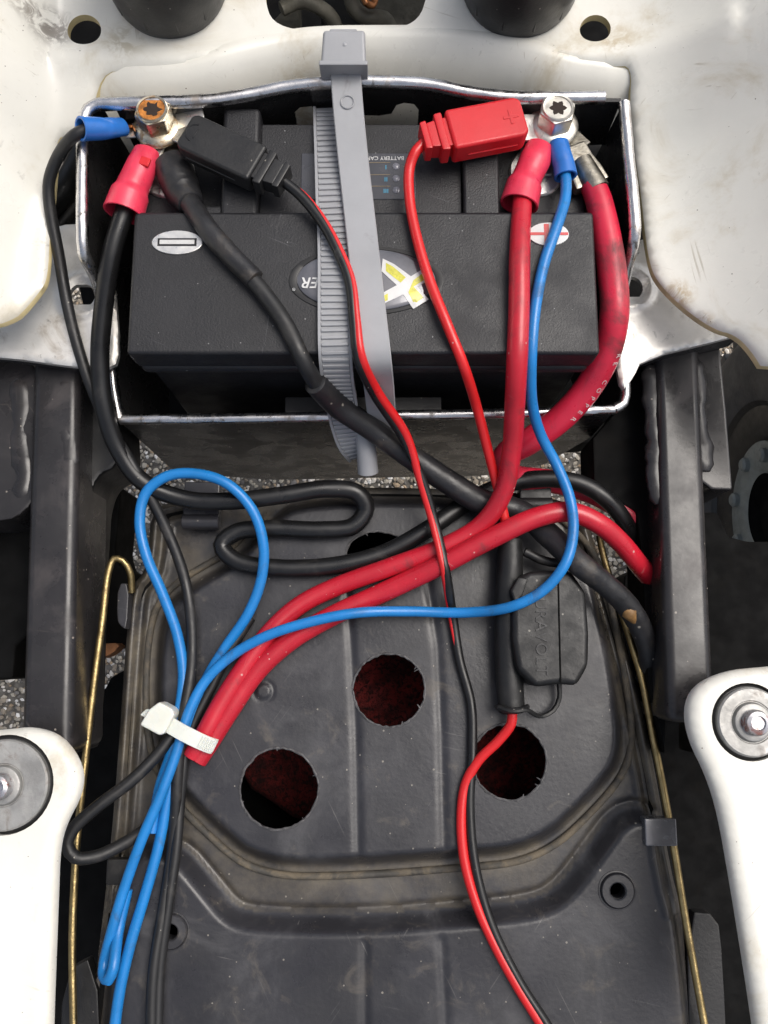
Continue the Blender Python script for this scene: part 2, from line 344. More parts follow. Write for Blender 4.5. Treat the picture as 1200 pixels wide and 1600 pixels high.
M = {
 'fender': mat('cream_plastic', (.735, .72, .655), .33, var=.05, vs_=22, bump=.12, bs=260, stain=(24, .53, .76, (.40, .31, .15), .55), stain2=(120, .62, .80, (.14, .12, .09), .55), specks=(420, .085, (.16, .13, .10)), coat=.2, scr=((.30, .25, .17), .45, (.3, 1.4, 2.4), 900, 28), scuffs=[(*(lambda p: (p.x*K, (p.y-235)*K))(P(a_, b_, z_)), r_*K, c_, q_) for a_, b_, z_, r_, c_, q_ in ((84, 46, 2, 11, (.16, .14, .12), .85), (50, 30, 4, 7, (.20, .17, .14), .6), (1082, 430, 10, 9, (.42, .29, .12), .7), (1130, 470, 15, 6, (.42, .29, .12), .5), (960, 60, 4, 10, (.42, .31, .15), .5), (480, 120, 0, 14, (.40, .31, .17), .5), (190, 60, 3, 12, (.36, .30, .18), .5))]),
 'fender_edge': mat('yellowed_plastic', (.60, .50, .27), .5, var=.2),
 'batt': mat('battery_plastic', (.0125, .0125, .0148), .46, scr=((.07, .07, .075), .6, (.4, 1.7), 1100, 30), var=.12, vs_=40, bump=.3, bs=1500, specks=(420, .09, (.22, .22, .22)), stain=(60, .52, .8, (.050, .050, .053), .35)),
 'lid': mat('airbox_plastic', (.0265, .0263, .0305), .35, scr=((.13, .125, .12), .7, (.2, 1.1, 2.2), 1100, 26), var=.2, vs_=26, bump=.14, bs=500, specks=(330, .12, GRIT), stain=(22, .48, .74, (.088, .087, .092), .62), stain2=(75, .55, .74, (.14, .12, .095), .4), ),
 'seal': mat('dusty_rubber', (.06, .055, .047), .72, var=.25, vs_=90, bump=.3, bs=900, stain=(90, .40, .66, (.22, .175, .115), .6)),
 'frame': mat('frame_paint', (.023, .0215, .0225), .30, scr=((.11, .095, .085), .7, (.1, 1.5, .9), 900, 26), var=.2, vs_=30, bump=.12, bs=240, specks=(280, .12, (.25, .22, .19)), stain=(35, .48, .76, (.085, .072, .07), .65)),
 'blackplas': mat('black_plastic', (.013, .013, .0138), .42, var=.15, bump=.15, bs=700, specks=(380, .09, GRIT), stain=(50, .52, .8, (.06, .056, .05), .5)),
 'blackshade': mat('black_and_shade', (.0045, .0045, .0045), .8, var=.3, spec=.12, stain=(40, .5, .8, (.014, .012, .010), .5)),  # black parts, and the shade of the gaps put into the colour
 'trayblk': mat('tray_black_paint', (.016, .0155, .0155), .27, var=.2, vs_=40, bump=.08, bs=300, stain=(60, .55, .8, (.06, .05, .045), .4)),
 'chrome': mat('bare_steel_edge', (.66, .65, .65), .26, 1, var=.12, vs_=120, bump=.10, bs=400, stain=(190, .55, .68, (.06, .05, .042), .85), stain2=(60, .54, .70, (.30, .25, .20), .7)),
 'zinc': mat('zinc_plate', (.74, .72, .68), .42, .65, var=.12, vs_=45, bump=.1, bs=350, stain=(50, .52, .74, (.20, .15, .095), .75), stain2=(170, .60, .75, (.05, .045, .04), .8)),
 'tin': mat('tinned_lug', (.76, .75, .72), .36, .9, var=.08, vs_=200, bump=.05, bs=900, stain=(160, .62, .76, (.34, .28, .2), .5)),
 'dulltin': mat('dull_lug', (.36, .335, .28), .38, 1, var=.25, vs_=180, bump=.25, bs=700, stain=(200, .52, .72, (.10, .08, .06), .7)),
 'bolt': mat('clean_bolt', (.72, .69, .62), .38, .9, var=.12, vs_=250, stain=(300, .58, .72, (.28, .2, .11), .5)),
 'boltrust': mat('tarnished_bolt', (.58, .53, .42), .33, 1, var=.2, vs_=250, stain=(280, .48, .66, (.32, .17, .055), .8)),
 'rust': mat('orange_rust', (.42, .155, .028), .8, 0, var=.45, vs_=400, bump=.5, bs=1500, stain=(350, .55, .68, (.10, .03, .01), .9)),
 'socketdark': mat('dark_recess', (.022, .012, .008), .8),
 'redsleeve': mat('red_crimp_vinyl', (.70, .040, .085), .36, var=.12, vs_=120, stain=(150, .60, .8, (.42, .02, .03), .6), sss=.15, coat=.2),
 'bluesleeve': mat('blue_crimp_vinyl', (.022, .155, .52), .38, var=.12, vs_=120, stain=(200, .62, .75, (.10, .09, .08), .4), coat=.2),
 'red': mat('red_cable', (.50, .014, .030), .34, var=.10, vs_=60, stain=(45, .52, .72, (.16, .022, .028), .75), scr=((.62, .22, .22), .5, (.7, 1.9), 900, 40), specks=(300, .12, (.6, .3, .28)), coat=.1, sss=.05),
 'bigred': mat('thick_red_cable', (.58, .018, .050), .36, var=.10, vs_=60, stain=(26, .49, .66, (.09, .028, .03), .85), coat=.1),
 'brightred': mat('bright_red_wire', (.62, .014, .016), .36, var=.06, specks=(300, .10, (.6, .3, .28)), coat=.15),
 'redplug': mat('red_plug', (.58, .013, .020), .40, var=.06, bump=.1, bs=900, sss=.05),
 'blue': mat('blue_wire', (.013, .19, .52), .34, var=.10, vs_=60, stain=(80, .54, .72, (.03, .07, .14), .7), scr=((.10, .32, .6), .5, (.7, 1.9), 900, 40), coat=.05),
 'black': mat('black_cable', (.009, .009, .0095), .34, var=.15, vs_=60, specks=(330, .08, GRIT), stain=(60, .58, .8, (.06, .055, .05), .5)),
 'oldblack': mat('dusty_black_wire', (.013, .013, .0138), .44, var=.2, vs_=80, specks=(330, .09, GRIT), stain=(60, .50, .78, (.075, .068, .06), .6)),
 'tape': mat('electrical_tape', (.017, .017, .019), .42, var=.25, vs_=60, bump=.45, bs=260, stain=(45, .52, .72, (.10, .08, .06), .5), specks=(250, .14, GRIT)),
 'strap': mat('grey_nylon', (.315, .32, .335), .44, var=.06, vs_=40, bump=.08, bs=300, stain=(70, .60, .80, (.10, .085, .07), .6), sss=.05),
 'white_nylon': mat('white_nylon', (.72, .73, .66), .32, var=.04, vs_=80, sss=.35, stain=(160, .62, .8, (.5, .42, .25), .4)),
 'brass': mat('brassed_wire', (.45, .34, .16), .40, 1, var=.25, vs_=150, bump=.3, bs=900, stain=(130, .52, .74, (.16, .12, .08), .7)),
 'foam': mat('red_filter_foam', (.12, .009, .008), .95, var=.7, vs_=90, bump=1.0, bs=1000, stain=(500, .45, .6, (.008, .003, .003), .9)),
 'fuse': mat('fuse_rubber', (.0085, .0085, .0088), .5, var=.2, vs_=90, bump=.2, bs=600, specks=(300, .11, GRIT), stain=(70, .54, .8, (.04, .037, .033), .5)),
 'burr': mat('cut_plastic', (.075, .073, .075), .55, var=.4, vs_=300),
 'rubber': mat('tyre_rubber', (.055, .055, .058), .62, var=.2, vs_=40, bump=.4, bs=350, stain=(30, .50, .8, (.09, .085, .075), .4)),
 'hub': mat('grey_hub', (.24, .265, .265), .5, .3, var=.2, vs_=60, stain=(50, .5, .8, (.05, .045, .04), .5)),
 'steel': mat('worn_steel', (.36, .355, .34), .5, .6, var=.2, vs_=110, bump=.2, bs=600, stain=(110, .55, .75, (.16, .12, .09), .7)),
 'rustysteel': mat('bolt_thread', (.50, .50, .52), .33, .9, var=.2, vs_=200, stain=(170, .50, .62, (.24, .07, .04), .8)),
 'engine': mat('engine_casting', (.17, .16, .13), .6, .2, var=.35, vs_=60, bump=.4, bs=300, stain=(60, .5, .75, (.05, .045, .03), .8)),
 'wornlabel': mat('label_film', (.050, .052, .062), .25, var=.1, vs_=60, coat=.3),
 'dome': mat('domed_badge', (.14, .14, .155), .14, .3, var=.35, vs_=40, coat=1.0),
 'badgeblk': mat('badge_black', (.008, .008, .009), .5),
 'badgewhite': mat('badge_white', (.60, .60, .59), .3, coat=.5),
 'badgeyel': mat('badge_yellow', (.62, .58, .06), .28, coat=.6, var=.25, vs_=300),
 'badgered': mat('badge_red', (.55, .03, .03), .3, coat=.3),
 'led': mat('led_lens', (.22, .22, .25), .2, coat=.5),
 'cyan': mat('cyan_print', (.05, .32, .50), .4),
 'tan': mat('tan_print', (.22, .17, .10), .4),
 'print': mat('white_print', (.62, .50, .50), .5),
 'copper': mat('copper_strand', (.55, .24, .11), .35, 1),
 'mud': mat('orange_mud', (.36, .16, .07), .8, var=.3, vs_=200),
 'bare': mat('rubbed_tape', (.24, .13, .045), .6, var=.3, vs_=200),
 'clip': mat('clear_clip', (.20, .20, .21), .25, .5, var=.2),
}
def M_stone():
    m = bpy.data.materials.new('pebble'); m.use_nodes = True; n = m.node_tree; b = n.nodes['Principled BSDF']
    g = n.nodes.new('ShaderNodeAttribute'); g.attribute_name = 'tone'
    n.links.new(g.outputs['Color'], b.inputs['Base Color']); b.inputs['Roughness'].default_value = .7
    return m
M['stone'] = M_stone()
def add_dust(m, col):
    n = m.node_tree; b = n.nodes['Principled BSDF']; src = b.inputs['Base Color'].links[0].from_socket
    g = n.nodes.new('ShaderNodeAttribute'); g.attribute_name = 'dust'
    x = n.nodes.new('ShaderNodeTexNoise'); x.inputs['Scale'].default_value = 70; x.inputs['Detail'].default_value = 8; x.inputs['Roughness'].default_value = .7
    tc = n.nodes.new('ShaderNodeTexCoord'); n.links.new(tc.outputs['Object'], x.inputs['Vector'])
    r = n.nodes.new('ShaderNodeMapRange'); r.inputs['From Min'].default_value = .32; r.inputs['From Max'].default_value = .72; n.links.new(x.outputs['Fac'], r.inputs['Value'])
    mu = n.nodes.new('ShaderNodeMath'); mu.operation = 'MULTIPLY'; n.links.new(g.outputs['Fac'], mu.inputs[0]); n.links.new(r.outputs[0], mu.inputs[1])
    mi = n.nodes.new('ShaderNodeMix'); mi.data_type = 'RGBA'; n.links.new(mu.outputs[0], mi.inputs[0]); n.links.new(src, mi.inputs[6]); mi.inputs[7].default_value = (*col, 1)
    n.links.new(mi.outputs[2], b.inputs['Base Color'])
add_dust(M['lid'], (.16, .135, .095))
M['ground'] = mat('gravel_bed', (.13, .12, .105), .9, var=.5, vs_=160, bump=.6, bs=250)

# ================================================================== THE SETTING
GZ = -600.0
tag(obj('ground', box(-2500, 2500, -2500, 2500, GZ-30, GZ, 0), M['ground'], smooth=False), kind='structure')
def gravel():
    bm = bmesh.new(); bmesh.ops.create_icosphere(bm, subdivisions=1, radius=1); bv, bf = bm_out(bm)
    bv = np.array([tuple(v) for v in bv]); bf = np.array(bf); nb = len(bv)
    pos = []
    gx = np.arange(-390, 430, 4.4); gy = np.arange(-160, 430, 4.4)
    X, Y = np.meshgrid(gx, gy); X = X.ravel()+RNG.uniform(-2, 2, X.size); Y = Y.ravel()+RNG.uniform(-2, 2, Y.size)
    # only the strips between and beside the frame can be seen
    n = len(X); R = RNG.uniform(1.4, 3.0, n)*(1+.7*(RNG.uniform(0, 1, n) > .93))
    A = RNG.uniform(0, 6.28, n)
    sh = RNG.uniform(.7, 1.25, (n, 3))*np.array([1, 1, .7]); Q = RNG.uniform(.70, 1.3, (n, nb, 1))
    v = bv[None]*Q*sh[:, None]*R[:, None, None]
    ca, sa = np.cos(A)[:, None], np.sin(A)[:, None]
    x = v[..., 0]*ca-v[..., 1]*sa+X[:, None]; y = v[..., 0]*sa+v[..., 1]*ca+Y[:, None]; z = v[..., 2]+GZ+RNG.uniform(-1, 2.5, n)[:, None]
    V = np.stack([x, y, z], -1).reshape(-1, 3); F = (bf[None]+np.arange(n)[:, None, None]*nb).reshape(-1, 3)
    me = bpy.data.meshes.new('gravel'); me.from_pydata((V*K).tolist(), [], F.tolist()); me.update()
    pal = np.array([(.42, .38, .31), (.62, .58, .52), (.27, .23, .18), (.16, .15, .14), (.80, .78, .74), (.36, .27, .18), (.07, .065, .06)])
    t = pal[RNG.choice(7, n, p=[.30, .17, .24, .12, .05, .10, .02])]*RNG.uniform(.85, 1.4, (n, 1))
    at = me.attributes.new('tone', 'FLOAT_COLOR', 'POINT')
    at.data.foreach_set('color', np.concatenate([np.repeat(t, nb, 0), np.ones((n*nb, 1))], 1).astype('f').ravel())
    me.materials.append(M['stone'])
    o = bpy.data.objects.new('gravel', me); COL.objects.link(o); tag(o, 'loose pale and brown gravel on the ground far below', 'gravel', kind='stuff')
gravel()

# ------------------------------------------------------------------ white bodywork
def z_fender(x, y):
    z = -12+13*ss(196, 236, y)+7*ss(236, 300, y)
    z = z+2.5*np.exp(-((y-236)/6)**2)*(np.abs(x) < 130)
    xl = -130-13*ss(230, 150, y)
    d = xl-x; z = z+1.25*(d+np.sqrt(d*d+9))/2
    d = x-108-12*ss(230, 150, y); z = z+.95*(d+np.sqrt(d*d+260))/2-1.5
    return z
def owl(pts, zf, it=2):
    return chaikin([Vector((a, b, 0)) if isinstance(a, float) else Pz(a, b, zf, -5) for a, b in pts], it)
def FE(x): return 230.5+15*math.exp(-(x/62)**4)
fo = [(-240.0, 430.0), (240.0, 430.0), (240.0, 90.0), (1200, 585), (1175, 545), (1150, 521), (1120, 514), (1070, 480), (1030, 440), (1018, 415), (1010, 370), (1003, 300), (992, 215), (985, 165), *[(float(x), FE(x)) for x in (97, 90, 80, 60, 40, 20, 0, -20, -40, -60, -80, -100, -112)], (140, 200), (105, 208), (84, 214), (83, 290), (76, 360), (73, 432), (60, 455), (0, 510), (-175.0, 110.0), (-240.0, 95.0)]
fh = [circle(Pz(132, 48, z_fender), 6.6), circle(Pz(930, 46, z_fender), 6.0),
      owl([(-46.0, 300.0), (-47.0, 268.0), (414, 0), (425, 35), (470, 49), (540, 50), (620, 46), (655, 30), (667, -5), (18.0, 268.0), (18.0, 300.0)], z_fender, 2)]
fend = thing('rear_fender', 'cream white plastic rear fender panel around the battery bay, stained and dusty', 'fender', (0, 235, -12))
pn = obj('panel', sheet(owl(fo, z_fender, 2), fh, z_fender, 3.2, 2.6, roll=1.2, rollw=3.0), M['fender'], fend, angle=60)
pn.data.materials.append(M['fender_edge'])
for pg in pn.data.polygons:
    if len(pg.vertices) == 4: pg.material_index = 1
# the downward flange of the fender behind the tray
fl = [Vector((x, FE(x), 0)) for x in range(-126, 115, 4)]
V, F = [], []
for p in fl:
    zt = float(z_fender(np.array([p.x]), np.array([p.y]))[0])-1.2
    zt -= 2.2*(1-float(ss(96, 84, p.x)*ss(-112, -100, p.x)))
    a_ = [(3, zt+1.35), (1, zt+1.3), (-1, zt+.8), (-5, zt-2), (-10, zt-9), (-14, zt-18), (-16.5, zt-30), (-18, -75)]
    V += [p+Vector((0, u_, z_)) for u_, z_ in a_]+[p+Vector((0, u_+2.4, z_-1.2)) for u_, z_ in a_[::-1]]
for i in range(len(fl)-1):
    for k in range(16): F.append((i*16+k, i*16+(k+1) % 16, (i+1)*16+(k+1) % 16, (i+1)*16+k))
obj('flange', (V, F), M['fender'], fend, angle=60)
# dark rubber cups standing on the fender
for cx, lab in ((281, 'black ribbed rubber bumper on the fender above the rusty bolt'), (801, 'black ribbed rubber bumper on the fender above the clean bolt')):
    b0 = P(cx, 66, 3); c = Vector((b0.x*1.06, b0.y+25, b0.z))
    t = thing('rubber_bumper', lab, 'bumper', c, 'rubber bumpers on the fender')
    obj('body', lathe([(0, -6), (19, -6), (21.5, -3), (23, 1), (24.2, 12), (25, 45), (25, 48), (22, 50), (0, 50)], Matrix.Translation(c), 48), M['blackplas'], t)
    for k in range(12):
        a = k*math.pi/6+.2
        obj('rib', tube([c+Vector((math.cos(a)*22.9, math.sin(a)*22.9, 3)), c+Vector((math.cos(a)*24.4, math.sin(a)*24.4, 44))], .7, 6, 8), M['blackplas'], t)

# lower fender lugs with their bolts
def lower_fender(pts, zf, label, bolt_px, hole_r, zb, blabel):
    t = thing('side_panel', label, 'side panel', Pz(*pts[0], zf))
    bp = Pz(*bolt_px, zf)
    obj('panel', sheet(owl(pts, zf, 2), [circle(bp, hole_r)], zf, 3.5, 1.6, roll=2.6, rollw=5.0), M['fender'], t, angle=60)
    c = Vector((bp.x, bp.y, zf(np.array([bp.x]), np.array([bp.y]))[0]))
    b = thing('mounting_bolt', blabel, 'bolt', c+Vector((0, 0, -6)), 'bolts through the side panels')
    T = Matrix.Translation(c)
    obj('rubber_grommet', lathe([(hole_r-2.2, -9), (hole_r-.1, -9), (hole_r-.1, -2.0), (hole_r-1.2, -.8), (hole_r-3, -.6), (hole_r-3, -9)], T, 40), M['blackplas'], b)
    ws = obj('washer', lathe([(4, -5), (hole_r-2.0, -5), (hole_r-1.5, -4.4), (hole_r-1.5, 1.2), (hole_r-2.1, 1.8), (7.6, 1.9), (7.3, 1.5), (4, 1.5)], T, 48), M['steel'], b)
    obj('collar', lathe([(4, -4), (7.0, -4), (7.0, 1.8), (6.4, 3.0), (5.2, 3.4), (4, 3.2)], T, 40), M['steel'], b)
    obj('bolt_head', lathe([(0, -4), (4.6, -4), (4.6, 5.5), (3.9, 7.0), (2.6, 7.4), (2.3, 6.4), (0, 6.3)], T, 24, .01), M['rustysteel'], b)
def zl(x, y): return -14+10*ss(-60, -140, y)+8*ss(-115, -160, x)*ss(-50, -90, y)
def zr(x, y): return -10+14*ss(-50, -140, y)+6*ss(120, 165, x)*ss(-40, -90, y)
lower_fender([(-160, 1150), (0, 1142), (45, 1136), (92, 1152), (124, 1200), (121, 1245), (96, 1290), (85, 1330), (82, 1400), (76, 1560), (74, 1720), (-160, 1720)], zl,
             'cream white side panel with a rounded lug at the brass wire with a cable loop', (8, 1226), 17.2, -14, 'steel bolt and washer in the lug beside the looped black wire')
lower_fender([(1360, 1030), (1200, 1042), (1140, 1048), (1090, 1072), (1075, 1110), (1084, 1160), (1112, 1215), (1132, 1280), (1148, 1370), (1166, 1480), (1190, 1640), (1200, 1720), (1360, 1720)], zr,
             'cream white side panel with a rounded lug below the tyre', (1172, 1128), 13.6, -10, 'steel bolt and washer in the lug beside the frame below the tyre')

# ------------------------------------------------------------------ steel frame
def beam(p0, p1, wd, h, bev=3):
    d = p1-p0; m = frame(p0, d); return box(0, d.length, -wd/2, wd/2, -h, 0, bev, 3, m)
def rail(label, a, b, wd, outer, bead1, bead2, zz, ins):
    t = thing('frame_rail', label, 'frame rail', P(*a))
    obj('tube', beam(P(*a), P(*b), wd, 42, 4), M['frame'], t)
    sg = obj('gusset', outer, M['frame'], t)
    for bd in (bead1, bead2):
        pts = [P(*q) for q in bd]
        C, _ = catmull(pts, 1, 2.2)
        ph = random.uniform(0, 6)
        R = [4.0+.45*math.sin(i*.55+ph)+.3*math.sin(i*1.3+ph)+random.uniform(-.22, .22) for i in range(len(C))]; R[0] = 2.4; R[-1] = 2.6
        C = [c+Vector((.5*math.sin(i*.4+ph)+random.uniform(-.2, .2), 0, -1.6)) for i, c in enumerate(C)]
        zc = max(c.z for c in C); vf = tube(C, [q*1.12 for q in R], 14, raw=True, jitter=.06)
        obj('weld_bead', ([Vector((v.x, v.y, zc+(v.z-zc)*.55)) for v in vf[0]], vf[1]), M['frame'], t, angle=80)
    return t
def poly_px(pts, z, it=1): return chaikin([P(a, b, z) for a, b in pts], it)
ZR = -42
lr = rail('black painted frame rail with lumpy welds beside the left brass wire', (88, 540, ZR), (70, 1180, ZR), 20,
          prism(poly_px([(-90, 540), (68, 550), (62, 700), (60, 770), (38, 800), (10, 815), (-90, 820)], ZR-5, 1), ZR-40, ZR-5, 1.5),
          [(98, 590, ZR-1), (100, 660, ZR-1), (104, 700, ZR-1), (98, 765, ZR-2)], [(28, 590, ZR-5), (30, 690, ZR-5), (35, 740, ZR-5), (28, 778, ZR-5)], ZR, 1)
rr = rail('black painted frame rail with lumpy welds beside the tyre', (1058, 530, ZR), (1082, 1130, ZR), 19,
          prism(poly_px([(1068, 545), (1125, 530), (1136, 640), (1146, 766), (1112, 765), (1085, 745), (1070, 700)], ZR-5, 0), ZR-44, ZR-5, 1.5),
          [(1022, 570, ZR-3), (1022, 640, ZR-3), (1030, 690, ZR-3), (1024, 740, ZR-3), (1034, 785, ZR-3)], [(1086, 560, ZR-3), (1090, 640, ZR-3), (1098, 700, ZR-4), (1100, 735, ZR-4)], ZR, 1)
# inner upright faces of the frame next to the tray and the airbox, then plates added to darken the gaps
def post(name, label, cat, pts, z0, z1, m='frame', bev=1.5, it=1):
    return tag(obj(name, prism(poly_px(pts, z1, it), z0, z1, bev), M[m]), label, cat)
post('frame_web', 'black inner frame web between left rail and airbox, dusty below the welds', 'frame web', [(112, 560), (176, 585), (190, 690), (182, 730), (150, 742), (134, 800), (122, 1180), (90, 1180), (100, 800)], -92, -60, 'blackplas', bev=2)
post('frame_web', 'black inner frame web between the thick red cable and the right rail', 'frame web', [(985, 570), (1022, 550), (1030, 780), (1045, 1000), (1040, 1180), (1012, 1060), (1004, 880), (994, 800), (928, 762), (926, 684), (965, 640)], -84, -60, 'blackshade', bev=1.2, it=0)
post('cross_member', 'black frame cross member behind the right rail, below the wheel hub', 'cross member', [(1090, 800), (1122, 800), (1140, 838), (1170, 846), (1400, 846), (1400, 1180), (1090, 1180)], -120, -95, 'blackshade', bev=1.5, it=0)
post('cross_member', 'black flat frame plate outside the left rail, left photo edge', 'cross member', [(-200, 800), (52, 800), (46, 990), (24, 1010), (20, 1060), (-200, 1075)], -110, -75, 'blackshade', bev=1.5, it=0)
post('under_shade_plate', 'added black plate standing in for shade under the battery tray', 'plate', [(70, -120), (1120, -120), (1090, 500), (960, 690), (800, 700), (420, 700), (260, 690), (120, 560)], -190, -170, 'blackshade', 2)  # added sheet that hides the gravel so the openings stay dark
post('gap_shade_plate', 'added dark plate for the shade under the left brass wire', 'bracket', [(90, 750), (190, 748), (186, 800), (178, 880), (212, 895), (214, 1010), (165, 1012), (100, 1014)], -150, -120, 'blackshade')  # added so the gap inside the rail looks shaded, not bright ground
post('gap_shade_plate', 'added lower dark plate for the shade beside the zip-tied cables and left brass wire', 'bracket', [(70, 1120), (160, 1085), (176, 1050), (240, 1040), (240, 1740), (60, 1740)], -230, -200, 'blackshade')  # added near-black filler, shade of the lower left gap
post('rusty_bracket', 'small orange brown rusty bracket edge behind the left brass wire', 'bracket', [(150, 1006), (190, 1004), (176, 1022), (152, 1030)], -118, -108, 'mud', .5)
post('gap_shade_plate', 'added lower dark plate for the shade below the right brass wire', 'bracket', [(965, 905), (1010, 880), (1075, 1100), (1150, 1300), (1200, 1740), (950, 1740)], -230, -200, 'blackshade')  # added near-black filler, shade of the lower right gap
# zinc plates on the rails
def plate(label, pts, z, hole, hr):
    t = thing('mounting_plate', label, 'plate', P(*pts[0], z))
    h = P(*hole, z)
    slot = [Vector((h.x+math.cos(a)*hr*(1 if abs(math.cos(a)) < .9 else 1), h.y+max(-hr*.72, min(hr*.9, math.sin(a)*hr)))) for a in np.linspace(0, 2*math.pi, 32, endpoint=False)]
    zf = lambda x, y: z+1.6*np.exp(-((np.hypot(x-h.x, y-h.y)-hr-3.0)/1.6)**2)+0*x
    obj('sheet', sheet(poly_px(pts, z, 1), [slot], zf, 2.5, 1.6, roll=.8, rollw=1.6), M['zinc'], t, angle=50)
    return t
pl_ = plate('stained zinc plate with a slotted hole left of the battery tray', [(-120, 480), (-30, 440), (50, 372), (90, 350), (136, 348), (160, 360), (176, 420), (186, 545), (178, 575), (128, 574), (0, 556), (-120, 552)], -30, (128, 462), 5.4)
pr_ = plate('stained zinc plate with a slotted hole right of the thick red cable', [(962, 395), (985, 380), (1040, 360), (1230, 420), (1230, 500), (1152, 524), (1004, 560), (990, 590), (972, 612), (962, 560)], -30, (984, 450), 5.4)
obj('fold', prism(poly_px([(990, 563), (1158, 524), (1160, 512), (1000, 545)], -33.5, 0), -46, -33, .6), M['frame'], pr_)
obj('fold', prism(poly_px([(-120, 546), (0, 549), (128, 566), (128, 574), (0, 557), (-120, 556)], -33.5, 0), -40, -33, .6), M['frame'], pl_)

# ------------------------------------------------------------------ wheel under the right side
def wheel():
    c = Vector((322, P(1185, 800, -435).y, GZ+165))
    t = thing('wheel', 'rear wheel with knobbly black tyre and grey hub beyond the right frame rail', 'wheel', (c.x, c.y, GZ))
    T = Matrix.Translation(c) @ Matrix.Rotation(math.radians(90), 4, 'Y')          # local z along +X
    ty = obj('tyre', lathe([(92, 4), (98, -2), (112, -7), (130, -9), (148, -6), (158, 2), (163, 14), (165, 50), (160, 92), (140, 104), (96, 96)], T, 72, caps=False), M['rubber'], t)
    lug = None
    for k in range(30):
        for row in range(2):
            a = (k+.5*row)*2*math.pi/30
            m = T @ Matrix.Rotation(a, 4, 'Z')
            lug = prism([(154, -9), (168, -7), (168, 7), (154, 9)], 2+row*50, 40+row*50, 1.2, 1, m, True)
            obj('tread_block', lug, M['rubber'], ty)
    obj('rim', lathe([(60, 14), (70, 6), (84, 3), (92, 3), (96, -1), (96, 40), (60, 40)], T, 64, caps=False), M['blackplas'], t)
    hb = obj('hub_plate', lathe([(34, 9), (40, 5), (58, 4), (62, 6), (62, 16), (34, 20)], T, 48, caps=False), M['hub'], t)
    obj('axle_recess', lathe([(0, 20), (30, 18), (36, 8), (36, 30)], T, 40), M['blackshade'], t)
    for k in range(8):
        a = k*math.pi/4+.4
        obj('wheel_nut', lathe([(0, -1), (4.5, -1), (6.5, 1), (6.5, 6)], T @ Matrix.Rotation(a, 4, 'Z') @ Matrix.Translation((50, 0, 0)), 12), M['hub'], hb)
wheel()

# ------------------------------------------------------------------ bits seen through the fender window
def top_window():
    t = thing('engine_casting', 'grey brown engine casting seen through the fender window', 'engine', P(540, 0, -120))
    obj('body', prism(poly_px([(560, -90), (650, -90), (700, 30), (680, 62), (600, 62), (560, 20)], -60, 1), -140, -60, 4), M['engine'], t)
    obj('lug', prism(poly_px([(500, -60), (590, -60), (590, 60), (500, 55)], -75, 1), -140, -75, 3), M['blackplas'], t)
    tag(obj('steel_bracket', prism(poly_px([(446, -70), (466, -70), (468, 60), (430, 66), (428, 30), (446, 10)], -55, 0), -70, -55, 1), M['engine']), 'narrow grey metal bracket in the fender window', 'bracket')
    tag(obj('hose', tube(W((440, 14, -40), (470, 2, -40), (500, 12, -42), (520, 30, -48), (530, 70, -60)), 3.2), M['engine']), 'thin dark hose bent across the fender window', 'hose')
    tag(obj('hose', tube(W((548, -30, -45), (552, 10, -48), (570, 26, -50), (600, 30, -52), (612, 50, -60)), 3.6), M['engine']), 'curved grey pipe at the middle of the fender window', 'hose')
    tag(obj('hose', tube(W((566, -30, -40), (572, 4, -40), (582, 8, -42), (590, -20, -40)), 1.6), M['copper']), 'thin copper coloured pipe in the fender window', 'hose')
top_window()
tag(obj('hose', tube(W((70, 330, -60), (105, 290, -58), (135, 230, -60), (150, 180, -70)), 6), M['blackplas']), 'black hose in the dark gap beside the blue ring terminal', 'hose')
tag(obj('hose', tube(W((80, 370, -66), (118, 320, -64), (140, 270, -66), (150, 200, -70)), 3), M['oldblack']), 'thin black hose in the dark gap left of the tray', 'hose')

